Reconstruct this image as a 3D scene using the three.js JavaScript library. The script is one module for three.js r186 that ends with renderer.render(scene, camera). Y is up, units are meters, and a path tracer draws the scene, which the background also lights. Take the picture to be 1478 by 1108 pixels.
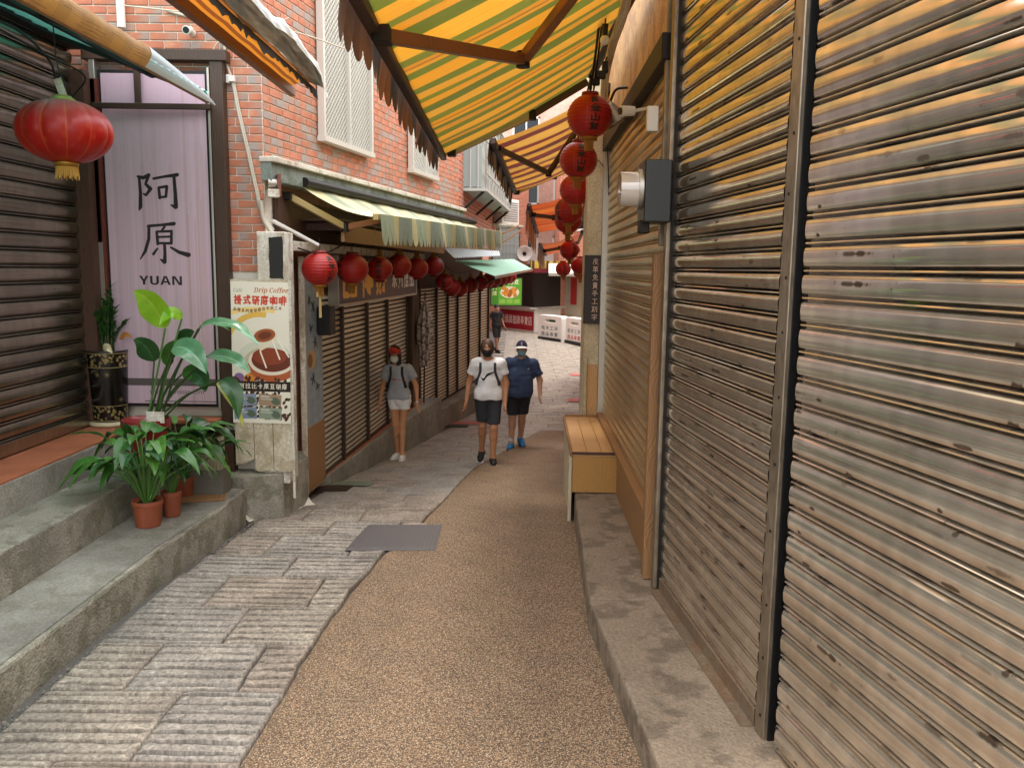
import * as THREE from 'three';
import { mergeGeometries, toCreasedNormals, mergeVertices } from 'three/addons/utils/BufferGeometryUtils.js';
import { RoundedBoxGeometry } from 'three/addons/geometries/RoundedBoxGeometry.js';

// ---------- camera, sky, sun, exposure ----------
const scene = new THREE.Scene();
const CAMY = 2.15, PITCH = THREE.MathUtils.degToRad(7.92), ROLL = 0.0131, FPX = 1200;
const camera = new THREE.PerspectiveCamera(2 * Math.atan(554 / FPX) * 180 / Math.PI, 1024 / 767, 0.05, 400);
camera.rotation.order = 'YXZ';
camera.position.set(0, CAMY, 0);
camera.rotation.set(-PITCH, 0, ROLL);
scene.add(camera);
const renderer = new THREE.WebGLRenderer({ antialias: true });
renderer.setSize(1024, 767);
renderer.toneMapping = THREE.LinearToneMapping;
renderer.toneMappingExposure = 3.95;
renderer.shadowMap.enabled = true;
// overcast sky: bright towards the zenith, soft cloud texture
{
  const w = 256, h = 128, a = new Float32Array(w * h * 4);
  for (let j = 0; j < h; j++) for (let i = 0; i < w; i++) {
    const el = (j + 0.5) / h * Math.PI - Math.PI / 2, az = i / w * Math.PI * 2, s = Math.max(0, Math.sin(el));
    const cl = 1 + 0.07 * Math.sin(az * 3 + Math.sin(el * 7) * 2) * Math.cos(el * 5 + az) + 0.04 * Math.sin(az * 7 + el * 11);
    const L = (0.5 + 0.75 * s) * cl, k = (j * w + i) * 4;
    a[k] = L * 0.98; a[k + 1] = L; a[k + 2] = L * 1.03; a[k + 3] = 1;
  }
  const sky = new THREE.DataTexture(a, w, h, THREE.RGBAFormat, THREE.FloatType);
  sky.mapping = THREE.EquirectangularReflectionMapping; sky.magFilter = THREE.LinearFilter; sky.needsUpdate = true;
  scene.background = sky; scene.environment = sky;
}
const sun = new THREE.DirectionalLight(0xfff3e2, 0.6);
sun.position.set(-2, 14, -9); sun.target.position.set(0, 0, -8);
sun.castShadow = true; sun.shadow.radius = 30; sun.shadow.mapSize.set(2048, 2048);
Object.assign(sun.shadow.camera, { left: -16, right: 16, top: 24, bottom: -32, near: 0.5, far: 80 });
scene.add(sun, sun.target);

// ---------- helpers ----------
let seed = 7;
const rnd = () => { seed = (seed * 1664525 + 1013904223) >>> 0; return seed / 4294967296; };
const rr = (a, b) => a + (b - a) * rnd();
const clamp = (v, a, b) => Math.min(b, Math.max(a, v)), lerp = (a, b, t) => a + (b - a) * t, sstep = (a, b, v) => { v = clamp((v - a) / (b - a), 0, 1); return v * v * (3 - 2 * v); };
const V = (x, y, z) => new THREE.Vector3(x, y, z);
// a pixel of the photograph is a direction; P puts it at depth d, PY on a level plane, PG on the street
const eul = new THREE.Euler(-PITCH, 0, ROLL, 'YXZ');
const ray = (px, py) => V((px - 739) / FPX, -(py - 554) / FPX, -1).applyEuler(eul);
const P = (px, py, d) => { const v = ray(px, py); v.multiplyScalar(d / -v.z); v.y += CAMY; return v; };
const PY = (px, py, y) => { const v = ray(px, py); v.multiplyScalar((y - CAMY) / v.y); v.y += CAMY; return v; };
const GP = [[-20, 0.3], [0, 0], [3, -.02], [5, -.03], [7.3, -.12], [8.5, -.25], [10, -.42], [11.6, -.57], [13.1, -.70], [16, -.87], [20, -.97], [26, -.97], [34, -.83], [45, -.75], [200, -.75]];
function G(d) {
  let i = 0; while (i < GP.length - 2 && GP[i + 1][0] < d) i++;
  const [x0, y0] = GP[i], [x1, y1] = GP[i + 1], h = x1 - x0, t = clamp((d - x0) / h, 0, 1);
  const sl = (k) => k <= 0 || k >= GP.length - 1 ? 0 : (GP[k + 1][1] - GP[k - 1][1]) / (GP[k + 1][0] - GP[k - 1][0]);
  const m0 = sl(i) * h, m1 = sl(i + 1) * h, t2 = t * t, t3 = t2 * t;
  return (2 * t3 - 3 * t2 + 1) * y0 + (t3 - 2 * t2 + t) * m0 + (3 * t2 - 2 * t3) * y1 + (t3 - t2) * m1;
}
const PG = (px, py) => { const v = ray(px, py); for (let d = 1; d < 60; d += 0.01) { const y = CAMY + v.y * d / -v.z; if (y < G(d)) return V(v.x * d / -v.z, G(d), -d); } return P(px, py, 60); };

const names = new Map();
function numbered(n) { const k = names.get(n) || 0; names.set(n, k + 1); return k ? n + '_' + String(k).padStart(3, '0') : n; }
function shade(o) { o.castShadow = true; o.receiveShadow = true; return o; }
function tag(o, label, category, group, kind) { o.userData.label = label; o.userData.category = category; if (group) o.userData.group = group; if (kind) o.userData.kind = kind; return o; }
function thing(name, label, category, group, kind) { const o = new THREE.Group(); o.name = numbered(name); tag(o, label, category, group, kind); scene.add(o); return o; }
function part(name, geo, mat, parent, label) { const m = shade(new THREE.Mesh(Array.isArray(geo) ? join(geo) : geo, mat)); m.name = name; if (label) m.userData.label = label; parent.add(m); return m; }
function solo(name, geo, mat, label, category, group, kind) { const m = shade(new THREE.Mesh(Array.isArray(geo) ? join(geo) : geo, mat)); m.name = numbered(name); tag(m, label, category, group, kind); scene.add(m); return m; }
function dup(o, label, group) { const c = o.clone(); c.name = numbered(o.name.replace(/_\d{3}$/, '')); c.userData = { ...o.userData }; if (label) c.userData.label = label; if (group) c.userData.group = group; scene.add(c); return c; }
function join(list) {
  const l = list.map((g) => { g = g.index ? g.toNonIndexed() : g.clone(); for (const k of Object.keys(g.attributes)) if (!['position', 'normal', 'uv'].includes(k)) g.deleteAttribute(k); if (!g.attributes.uv) g.setAttribute('uv', new THREE.BufferAttribute(new Float32Array(g.attributes.position.count * 2), 2)); return g; });
  return l.length === 1 ? l[0] : mergeGeometries(l);
}
// uv in metres by the way each face points
function cubeUV(g, ox = 0, oy = 0) {
  if (g.index) g = g.toNonIndexed();
  const p = g.attributes.position, uv = new Float32Array(p.count * 2), a = V(), b = V(), c = V(), n = V();
  for (let i = 0; i < p.count; i += 3) {
    a.fromBufferAttribute(p, i); b.fromBufferAttribute(p, i + 1); c.fromBufferAttribute(p, i + 2);
    n.copy(b).sub(a).cross(c.clone().sub(a));
    const ax = Math.abs(n.x), ay = Math.abs(n.y), az = Math.abs(n.z);
    [a, b, c].forEach((q, k) => { const [u, v] = ay >= ax && ay >= az ? [q.x, q.z] : ax >= az ? [q.z, q.y] : [q.x, q.y]; uv[(i + k) * 2] = u + ox; uv[(i + k) * 2 + 1] = v + oy; });
  }
  g.setAttribute('uv', new THREE.BufferAttribute(uv, 2)); return g;
}
function bx(w, h, d, x = 0, y = 0, z = 0, r = 0) {   // box by its centre, edges rounded by r
  const g = r ? new RoundedBoxGeometry(w, h, d, 2, Math.min(r, w / 2.01, h / 2.01, d / 2.01)) : new THREE.BoxGeometry(w, h, d);
  g.translate(x, y, z); return cubeUV(g);
}
function bar(p0, p1, w, h, r = 0, roll = 0) {           // a bar from p0 to p1, w across, h high
  const L = p0.distanceTo(p1), g = r ? new RoundedBoxGeometry(w, h, L, 2, Math.min(r, w / 2.01, h / 2.01)) : new THREE.BoxGeometry(w, h, L);
  const c = cubeUV(g), m = new THREE.Matrix4(), z = p1.clone().sub(p0).normalize(), up = Math.abs(z.y) > 0.98 ? V(0, 0, 1) : V(0, 1, 0), x = V().crossVectors(up, z).normalize(), y = V().crossVectors(z, x);
  m.makeBasis(x, y, z); if (roll) m.multiply(new THREE.Matrix4().makeRotationZ(roll)); c.applyMatrix4(m); const k = p0.clone().add(p1).multiplyScalar(0.5); c.translate(k.x, k.y, k.z); return c;
}
function tube(pts, r, seg = 0, rad = 6) { const c = new THREE.CatmullRomCurve3(pts); return new THREE.TubeGeometry(c, seg || pts.length * 5, r, rad, false); }
function cyl(p0, p1, r0, r1 = r0, n = 14) { const L = p0.distanceTo(p1), g = new THREE.CylinderGeometry(r1, r0, L, n); g.translate(0, L / 2, 0); g.applyQuaternion(new THREE.Quaternion().setFromUnitVectors(V(0, 1, 0), p1.clone().sub(p0).normalize())); g.translate(p0.x, p0.y, p0.z); return g; }
function lathe(pts, n = 28) { return new THREE.LatheGeometry(pts.map(([x, y]) => new THREE.Vector2(x, y)), n); }
// a closed block over a plan outline [[x, depth]...] from y0 to y1 (y1 may be a function of depth)
function block(out, y0, y1, bev = 0) {
  const s = new THREE.Shape(out.map(([x, d]) => new THREE.Vector2(x, d)));
  const g = new THREE.ExtrudeGeometry(s, { depth: y1 - y0 - bev, bevelEnabled: bev > 0, bevelSize: bev, bevelThickness: bev, bevelOffset: -bev, bevelSegments: 2, curveSegments: 4 });
  g.rotateX(-Math.PI / 2); g.translate(0, y0, 0); return cubeUV(g);
}
// grid surface from a function of (u, v) in 0..1 -> {p, uv}
function sheet(nu, nv, f) {
  const pos = [], uv = [], idx = [];
  for (let j = 0; j <= nv; j++) for (let i = 0; i <= nu; i++) { const r = f(i / nu, j / nv); pos.push(r[0], r[1], r[2]); uv.push(r[3] ?? i / nu, r[4] ?? j / nv); }
  for (let j = 0; j < nv; j++) for (let i = 0; i < nu; i++) { const a = j * (nu + 1) + i, b = a + 1, c = a + nu + 1, d = c + 1; idx.push(a, b, d, a, d, c); }
  const g = new THREE.BufferGeometry(); g.setAttribute('position', new THREE.Float32BufferAttribute(pos, 3)); g.setAttribute('uv', new THREE.Float32BufferAttribute(uv, 2)); g.setIndex(idx); g.computeVertexNormals(); return g;
}
// place a group along a wall: local x runs from a to b, local z points to the street
function along(o, ax, ad, bx_, bd, y) { o.position.set(ax, y, -ad); const dx = bx_ - ax, dz = -(bd - ad); o.rotation.y = Math.atan2(-dz, dx); return Math.hypot(dx, dz); }

// ---------- noise and textures ----------
const perm = new Uint8Array(512); { const p = [...Array(256).keys()]; for (let i = 255; i > 0; i--) { const j = Math.floor(rnd() * (i + 1)); [p[i], p[j]] = [p[j], p[i]]; } for (let i = 0; i < 512; i++) perm[i] = p[i & 255]; }
const hsh = (x, y) => perm[perm[x & 255] + (y & 255)] / 255;
function vn(x, y, px, py) { const xi = Math.floor(x), yi = Math.floor(y), f = x - xi, g = y - yi, u = f * f * (3 - 2 * f), v = g * g * (3 - 2 * g), m = (a, n) => ((a % n) + n) % n; const X0 = m(xi, px), X1 = m(xi + 1, px), Y0 = m(yi, py), Y1 = m(yi + 1, py); return lerp(lerp(hsh(X0, Y0), hsh(X1, Y0), u), lerp(hsh(X0, Y1), hsh(X1, Y1), u), v); }
function fbm(u, v, fx, fy, oct = 4, k = 0.5) { let s = 0, a = 1, t = 0; for (let o = 0; o < oct; o++) { s += a * vn(u * fx + o * 17, v * fy + o * 31, fx, fy); t += a; a *= k; fx *= 2; fy *= 2; } return s / t; }
function tex(w, h, f, srgb = true) {
  const a = new Uint8Array(w * h * 4);
  for (let j = 0; j < h; j++) for (let i = 0; i < w; i++) { const c = f((i + .5) / w, (j + .5) / h), k = (j * w + i) * 4; if (typeof c === 'number') a[k] = a[k + 1] = a[k + 2] = clamp(c * 255, 0, 255); else { a[k] = clamp(c[0] * 255, 0, 255); a[k + 1] = clamp(c[1] * 255, 0, 255); a[k + 2] = clamp(c[2] * 255, 0, 255); } a[k + 3] = 255; }
  const t = new THREE.DataTexture(a, w, h); t.wrapS = t.wrapT = THREE.RepeatWrapping; t.magFilter = THREE.LinearFilter; t.minFilter = THREE.LinearMipmapLinearFilter; t.generateMipmaps = true; if (srgb) t.colorSpace = THREE.SRGBColorSpace; t.needsUpdate = true; return t;
}
function rep(t, x, y = x) { t.repeat.set(x, y); return t; }
const mixc = (a, b, t) => [lerp(a[0], b[0], t), lerp(a[1], b[1], t), lerp(a[2], b[2], t)];
const hex = (h) => [(h >> 16 & 255) / 255, (h >> 8 & 255) / 255, (h & 255) / 255];
const M = {};
const std = (o) => new THREE.MeshStandardMaterial({ side: THREE.DoubleSide, roughness: 0.8, ...o });
const phy = (o) => new THREE.MeshPhysicalMaterial({ side: THREE.DoubleSide, roughness: 0.8, ...o });
// fine grain shared as bump by many materials
const grain = rep(tex(512, 512, (u, v) => 0.6 * fbm(u, v, 64, 64, 3) + 0.4 * fbm(u, v, 8, 8, 3), false), 1.5);
const grainFine = rep(tex(512, 512, (u, v) => fbm(u, v, 128, 128, 2), false), 2);
function concreteTex(base, dark, moss, amt) {
  return rep(tex(512, 512, (u, v) => {
    const n = fbm(u, v, 4, 4, 5), s = fbm(u + .3, v, 10, 10, 4), f = fbm(u, v, 120, 120, 2);
    let c = mixc(dark, base, clamp(n * 1.5 - .15, 0, 1)); c = mixc(c, moss, amt * sstep(.52, .72, s)); const k = .86 + .28 * f; return [c[0] * k, c[1] * k, c[2] * k];
  }), .8);
}
M.concrete = std({ map: concreteTex(hex(0x969289), hex(0x746f68), hex(0x686555), .35), bumpMap: grain, bumpScale: .004, roughness: .85 });
M.concreteOld = std({ map: concreteTex(hex(0x9f9a8c), hex(0x706c62), hex(0x636250), .5), bumpMap: grain, bumpScale: .012, roughness: .92 });
M.ledge = std({ map: concreteTex(hex(0x8b7c6b), hex(0x6d6052), hex(0x4e4338), .5), bumpMap: grain, bumpScale: .01, roughness: .75 });
M.mortar = std({ color: 0x5c5954, bumpMap: grain, bumpScale: .01, roughness: .95 });
const stoneTex = (t) => rep(tex(512, 512, (u, v) => { const f = fbm(u, v, 90, 90, 3), n = fbm(u, v, 5, 5, 4), p = fbm(u + .4, v + .2, 40, 40, 2); let c = mixc(hex(t[0]), hex(t[1]), clamp(n * 1.6 - .3, 0, 1)); const k = .72 + .5 * f + (p > .72 ? .12 : 0) - (p < .3 ? .12 : 0); return [c[0] * k, c[1] * k, c[2] * k]; }), 1.1);
const stoneT = [stoneTex([0x837a70, 0xa2988b]), stoneTex([0x827b74, 0x9e968d]), stoneTex([0x81766b, 0x9f9286])];
M.stone = stoneT.map((t) => std({ map: t, bumpMap: grainFine, bumpScale: .0035, roughness: .82 }));
M.grooveDirt = std({ color: 0x2f2823, roughness: .95, bumpMap: grain, bumpScale: .01 });
M.stoneRib = M.stone.map((m) => [m, M.grooveDirt]);
M.stoneSmooth = [stoneTex([0x847c72, 0xa3998d]), stoneTex([0x837d76, 0x9f9890]), stoneTex([0x83796e, 0xa19488])].map((t) => std({ map: t, bumpMap: grainFine, bumpScale: .0025, roughness: .62 }));
// washed-pebble aggregate: little stones of many tans
{
  const N = 26000, w = 1024, hb = new Float32Array(w * w), id = new Uint8Array(w * w);
  for (let k = 0; k < N; k++) { const x = rnd() * w, y = rnd() * w, r = rr(1.6, 4.6), e = rr(.65, 1), an = rnd() * 3.1, ca = Math.cos(an), sa = Math.sin(an), hh = rr(.55, 1), c = Math.floor(rnd() * 6); for (let j = -5; j <= 5; j++) for (let i = -5; i <= 5; i++) { const dx = (i * ca + j * sa) / r, dy = (-i * sa + j * ca) / (r * e), q = 1 - dx * dx - dy * dy; if (q > 0) { const m = ((Math.floor(y) + j + w) % w) * w + ((Math.floor(x) + i + w) % w), H = hh * Math.sqrt(q); if (H > hb[m]) { hb[m] = H; id[m] = c + 1; } } } }
  const cols = [0x5e4c3d, 0xb79c7e, 0x9f8164, 0xac9073, 0xd0bfa4, 0x8a6e54, 0xb08d69].map(hex);
  const at = (u, v) => Math.floor(v * w) * w + Math.floor(u * w);
  const map = tex(w, w, (u, v) => { const m = at(u, v), c = cols[hb[m] > .25 ? id[m] : 0], n = fbm(u, v, 6, 6, 3), k = .92 + .16 * n; return [c[0] * k, c[1] * k, c[2] * k]; });
  M.pebble = std({ map: rep(map, 1.1), bumpMap: rep(tex(w, w, (u, v) => hb[at(u, v)], false), 1.1), bumpScale: .005, roughness: .66 });
}
// brushed shutter steel with rust-brown stains lengthwise
function steelTex(base, stain, den, w = 1024, h = 512) {
  const blobs = []; for (let i = 0; i < den; i++) blobs.push([rnd(), rnd(), rr(.008, .026) * (rnd() < .25 ? 2 : 1), rr(.003, .008), rr(.25, .85), 0]);
  const acc = new Float32Array(w * h);
  for (const [bu, bv, ru, rv, s, drip] of blobs) { const R = Math.ceil(ru * w * 1.6), S = Math.ceil(rv * h * 1.6), cx = Math.floor(bu * w), cy = Math.floor(bv * h); for (let j = -S; j <= S; j++) for (let i = -R; i <= R; i++) { const du = i / (ru * w), dv = j / (rv * h), n = fbm(((cx + i + w) % w) / w, ((cy + j + h) % h) / h, 96, 48, 3) * 1.5 - .45, q = 1 - Math.sqrt(du * du + dv * dv) + (n - .3) * .9; if (q > 0) { const m = ((cy + j + h) % h) * w + ((cx + i + w) % w); acc[m] = Math.max(acc[m], s * sstep(0, .4, q)); } } }
  const at = (u, v) => acc[Math.floor(v * h) * w + Math.floor(u * w)];
  const spk = (u, v) => sstep(.84, .93, fbm(u + .2, v, 160, 90, 2)) * sstep(.55, .7, fbm(u, v, 6, 9, 3));
  const map = tex(w, h, (u, v) => { const n = fbm(u, v, 5, 5, 2), g = fbm(u, v, 40, 3, 2); let c = mixc(hex(base[0]), hex(base[1]), clamp(n * 1.5 - .2, 0, 1)); c = mixc(c, hex(stain), clamp(at(u, v) * .85 + spk(u, v) * .6, 0, .92)); const k = .93 + .14 * g; return [c[0] * k, c[1] * k, c[2] * k]; });
  const rough = tex(w, h, (u, v) => { const n = fbm(u + .5, v, 7, 3, 2), s = Math.max(at(u, v), spk(u, v)); const r = lerp(.05 + .15 * n, .4, s); return [0, r, 1]; }, false);
  return { map, roughnessMap: rough, metalnessMap: rough };
}
{
  const s1 = steelTex([0xcdc0ae, 0xe6dccd], 0x38271d, 95);
  M.steel = std({ ...s1, roughness: 1.0, metalness: .86 });
  const s3 = steelTex([0xcbb892, 0xe2d2ae], 0x5a4630, 8, 512, 256);
  M.steelClean = std({ map: s3.map, roughness: .28, metalness: .85 });
  const s2 = steelTex([0x857f70, 0xa39b88], 0x3e382f, 8, 512, 256);
  M.steelDull = std({ map: s2.map, roughness: .24, metalness: .95 });
  M.steelRow = std({ color: 0xd2cab8, roughness: .36, metalness: .5 });
}
M.post = std({ map: rep(tex(256, 512, (u, v) => { const n = fbm(u, v, 10, 5, 4), s = fbm(u, v + .4, 60, 20, 2); return mixc(hex(0x827565), hex(0x9d907f), n).map((c) => c * (.85 + .3 * s)); }), 1), roughness: .42, metalness: .75 });
M.darkMetal = std({ color: 0x1f1a16, roughness: .55, metalness: .4 });
M.brownMetal = std({ map: rep(tex(256, 256, (u, v) => { const n = fbm(u, v, 6, 6, 4); return mixc(hex(0x2c2019), hex(0x4a372a), n); }), 1), roughness: .5, metalness: .3 });
M.alu = std({ color: 0xb9b6ae, roughness: .38, metalness: .8 });
M.white = std({ color: 0xdcd9d2, roughness: .6 });
M.whiteDirty = std({ map: concreteTex(hex(0xdedad0), hex(0xbdb5a4), hex(0x9b8d74), .6), roughness: .7 });
M.rail = std({ map: concreteTex(hex(0x8c7c6a), hex(0x66574a), hex(0x7d6048), .5), roughness: .45, metalness: .4 });
M.black = std({ color: 0x0c0c0d, roughness: .5 });
M.rubber = std({ color: 0x17171a, roughness: .8 });
M.cable = std({ color: 0x141312, roughness: .6 });
M.cableGrey = std({ color: 0xb9b2a2, roughness: .6 });
function woodTex(a, b, knots = 3) { return tex(512, 512, (u, v) => { const w = fbm(u, v, 3, 2, 3) * 1.6, g = Math.sin((u * 26 + w * 5) * 6.283) * .5 + .5, f = fbm(u, v, 140, 6, 3); let c = mixc(hex(a), hex(b), clamp(.55 * g + .6 * f - .1, 0, 1)); const k = sstep(.8, .88, fbm(u + .1, v, 7, 4, 2)); return mixc(c, [c[0] * .6, c[1] * .5, c[2] * .4], k * .6); }); }
M.woodLight = std({ map: rep(woodTex(0xb88a58, 0xd6b07c), 2), roughness: .5, bumpMap: grainFine, bumpScale: .001 });
M.woodBrown = std({ map: rep(woodTex(0x7c5836, 0xa67c50), 2), roughness: .6, bumpMap: grainFine, bumpScale: .002 });
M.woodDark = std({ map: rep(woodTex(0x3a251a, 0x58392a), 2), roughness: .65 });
M.woodPale = std({ map: rep(woodTex(0xa79a80, 0xc9bea3), 1.5), roughness: .8, bumpMap: grain, bumpScale: .004 });
M.terracotta = std({ map: rep(tex(256, 256, (u, v) => { const n = fbm(u, v, 6, 6, 4); return mixc(hex(0x8c4f35), hex(0xb06a4a), n); }), 1.3), roughness: .6, bumpMap: grain, bumpScale: .002 });
M.pot = std({ map: rep(tex(256, 256, (u, v) => { const n = fbm(u, v, 5, 5, 4); return mixc(hex(0x7d3d26), hex(0xa65b3c), n); }), 2), roughness: .65 });
M.soil = std({ color: 0x2b2119, roughness: .95, bumpMap: grain, bumpScale: .02 });
// fired bricks: each face runs from orange-red to a smoky grey end
M.brick = [[0xc98468, 0xc77e61, 0xbd7358], [0xcd8e70, 0xc27b60, 0xa68e84], [0xa4948c, 0xc07e64, 0xca8669], [0xc27a5c, 0xb8765c, 0xb08674], [0xa69a94, 0xa8968e, 0xb88e7c]].map((c) => std({ map: tex(128, 64, (u, v) => { const n = fbm(u, v, 3, 3, 3), s = fbm(u, v, 60, 30, 2); const t = clamp(u + (n - .5) * .5, 0, 1); const k = t < .5 ? mixc(hex(c[0]), hex(c[1]), sstep(.1, .5, t)) : mixc(hex(c[1]), hex(c[2]), sstep(.5, .9, t)); return k.map((q) => q * (.86 + .28 * s)); }), roughness: .72, bumpMap: grainFine, bumpScale: .002 }));
M.grout = std({ color: 0xdcd5c7, roughness: .9, bumpMap: grain, bumpScale: .003 });
M.plaster = std({ map: concreteTex(hex(0xd6caae), hex(0xc0b192), hex(0xab9a78), .3), roughness: .85 });
M.plasterPink = std({ map: concreteTex(hex(0xcb9a86), hex(0xb07e6c), hex(0x8c6a5c), .4), roughness: .85 });
M.glass = phy({ color: 0x7d8a8c, roughness: .08, metalness: 0, transmission: .35, thickness: 0 });
M.glassDark = std({ color: 0x1c2226, roughness: .1, metalness: .2 });
function canvas(w, h, draw) { const c = document.createElement('canvas'); c.width = w; c.height = h; const x = c.getContext('2d'); draw(x, w, h); const t = new THREE.CanvasTexture(c); t.colorSpace = THREE.SRGBColorSpace; t.wrapS = t.wrapT = THREE.RepeatWrapping; t.magFilter = THREE.LinearFilter; return t; }
// strokes of the written characters, points as xxyy on a 100 grid
const GLY = {
  皮: '2218 8518;2218 2050 0890;5202 5248;8518 8030;2048 8048 6075 3895;3550 5578 9595', 革: '0812 9212;3002 3025;7002 7025;3025 7025;2035 8035 8055 2055 2035;5025 5095;0872 9272',
  免: '4002 1525;3510 6510 5525;2225 8025 8050 2250 2225;5025 5050;4050 3578 0895;5850 5888 9288 9278', 費: '2012 8012 8024 2024 2036 8238;3802 3845 2050;6002 6050;2550 7550 7582 2582 2550;2560 7560;2571 7571;3585 1598;6585 8598',
  手: '7505 2015;1535 8535;0555 9555;5012 5090 3582', 工: '1515 8515;5015 5085;0585 9585', 刻: '0515 5815;3002 3215;3015 1540 4040;4540 0580;4255 0895;3565 5592;7012 7065;8802 8892 7685', 字: '5002 5212;1030 1015 9015 8830;2538 7538 5052;5052 5290 3785;0862 9262',
  掛: '0525 3525;2002 2092 1085;0560 3550;4520 7020;5705 5740;4240 7240;4560 7058;5742 5788;4090 7285;8002 8098;8040 9852', 式: '0825 9225;1550 5550;3550 3582;0888 5878;6002 6540 8590 9588 9675;7805 8815',
  研: '0512 4212;2512 0850;1545 4045 4085 1585 1545;5015 9515;4850 9850;6215 6055 4895;8215 8298', 磨: '5002 5210;1212 9212;1212 1050 0298;2525 5025;3815 3845;5525 8825;7015 7045;2055 9055;4555 2580;4068 7568 7592 4092 4068',
  咖: '0525 2825 2872 0572 0525;3525 6025 5880 5078;4505 4550 3292;6820 9520 9580 6880 6820', 啡: '0525 2825 2872 0572 0525;5005 5060 3895;3520 5020;3538 5038;3556 5056;7202 7298;7220 9720;7240 9740;7260 9760',
  拉: '0525 3525;2002 2092 1085;0560 3550;6502 7012;4522 9522;5535 6072;8535 7582;4085 9885', 比: '1505 1590 4080;1545 4240;6005 6088 9588 9575;6048 9035', 卡: '5002 5045;5022 8022;0845 9245;5045 5098;5060 7572', 豆: '1210 8810;2525 7525 7555 2555 2525;3062 3880;7062 6280;0888 9288',
  品: '2808 7208 7242 2842 2808;0555 4255 4292 0592 0555;5855 9555 9592 5892 5855', 得: '3002 0525;3025 0550;2042 2098;4505 8505 8540 4540 4505;4522 8522;4050 9550;3568 9868;7550 7592 6085;5075 5885', 好: '2502 0570 4095;0530 4530 3570 0595;5515 9015 7235;7235 7590 6085;5052 9852',
  系: '8002 2012;5012 2535 6535;7225 2055 8055;5055 5092 3985;2868 1085;7068 9085', 列: '0512 5812;2512 0555;2035 5035 0595;2055 3568;7012 7065;8802 8892 7685', 產: '5002 5210;1215 8815;3018 4032;7018 5032;1235 9235;1235 0298;4042 3055;3550 8850;6042 6092;3872 8572;2892 9592',
  店: '5002 5210;1212 9212;1212 1050 0298;5520 5555;5535 8535;3555 8555 8592 3592 3555', 老: '2015 7515;4802 4840;0838 9238;8508 0865;4050 4088 9088 9072;4568 8055', 媽: '2002 0570 3592;0230 3830 3265 0295;4505 4562 9562 9092 8090;4505 9005;4525 8525;4542 8542;6805 6862;4578 4888;5878 6186;7075 7484',
  賣: '2010 8010;5002 5022;0822 9222;1530 8530 8545 1545 1530;2552 7552 7582 2582 2552;2562 7562;2572 7572;3585 1598;6585 8598', 專: '1512 8512;5002 5045;2520 7520 7545 2545 2520;1052 9052;0868 9268;7052 7092 5888;3075 4088',
  麵: '0512 4512;2502 2545;1020 4020 4045;0545 4545;1555 1090;3050 3095 9895;5512 9812;7512 7025;5825 9525 9585 5885 5825;7025 7085', 線: '2502 0825 3022 0550 3848;2055 2095;0870 1285;3268 3880;7002 6512;5012 9012 9042 5042 5012;5028 9028;7042 7092 6088;5555 4590;9050 7565 9890',
  黃: '2010 8010;3502 3522;6502 6522;0822 9222;5022 5035;2035 8035 8072 2072 2035;2053 8053;5035 5072;3578 1595;6578 8595', 金: '5002 0545;5002 9545;2842 7242;1560 8560;5042 5090;2868 3582;7268 6582;0592 9592', 山: '5005 5088;1235 1288 8888;8835 8888', 城: '0530 3530;2005 2075;0280 3868;4522 9522;4522 4260 3295;4545 6545 6275 5575;7002 7550 9092 9878;8845 6590;8205 9015',
  阿: '1210 1298;1210 3810 2840 3862 2272;4712 9810;5232 7032 7060 5260 5232;8412 8492 7082', 原: '1808 9508;1808 1655 0298;5810 5022;3522 8222 8258 3558 3522;3540 8240;5858 5892 4886;4068 2885;7266 9585',
};
function glyph(c, ch, x, y, w, h, lw, col) { const g = GLY[ch]; if (!g) return; c.strokeStyle = col; c.lineWidth = lw; c.lineCap = 'round'; c.lineJoin = 'round'; for (const st of g.split(';')) { c.beginPath(); st.split(' ').forEach((p, i) => { const X = x + +p.slice(0, 2) / 100 * w, Y = y + +p.slice(2) / 100 * h; i ? c.lineTo(X, Y) : c.moveTo(X, Y); }); c.stroke(); } }
// brush-written stroke: width swells and thins along the points [x, y, width]
function brush(c, pts, s, ox, oy) { for (let i = 0; i < pts.length - 1; i++) { const [a, b, r0] = pts[i], [d, e, r1] = pts[i + 1], n = Math.ceil(Math.hypot(d - a, e - b) * s / 1.2) + 1; for (let k = 0; k <= n; k++) { const t = k / n, r = lerp(r0, r1, t) * s * (1 + .08 * Math.sin(k * 1.7)); c.beginPath(); c.ellipse(ox + lerp(a, d, t) * s, oy + lerp(b, e, t) * s, r, r * .85, -.7, 0, 6.3); c.fill(); } } }
// ---------- street ----------
const tanL = [[-4, -1.2], [2, -1.19], [3.36, -1.184], [4.86, -1.127], [6.31, -.988], [7.05, -.64], [7.2, -.8], [8.2, -.7], [10, -.6], [11.3, -.43], [13.5, .082], [15.06, .47], [15.3, .6]];
const tanR = [[-4, .9], [2, .78], [3.13, .66], [4.1, .58], [4.9, .52], [7.2, .62], [9.3, .95], [12, 1.2], [15.3, 1.5]];
const pw = (t, d) => { if (d <= t[0][0]) return t[0][1]; for (let i = 1; i < t.length; i++) if (d <= t[i][0]) return lerp(t[i - 1][1], t[i][1], (d - t[i - 1][0]) / (t[i][0] - t[i - 1][0])); return t[t.length - 1][1]; };
const tanLeft = (d) => pw(tanL, d) + .014 * (fbm(d * .09 % 1, .3, 16, 4, 3) - .5) * 2 + .014 * (vn(d * 9, 3, 256, 256) - .5);
const rowFront = [[7.4, -2.2], [9.1, -2.1], [14.5, -1.69], [19.6, -.79], [24, -.1]];     // shop fronts of the left-hand row in plan
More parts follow.
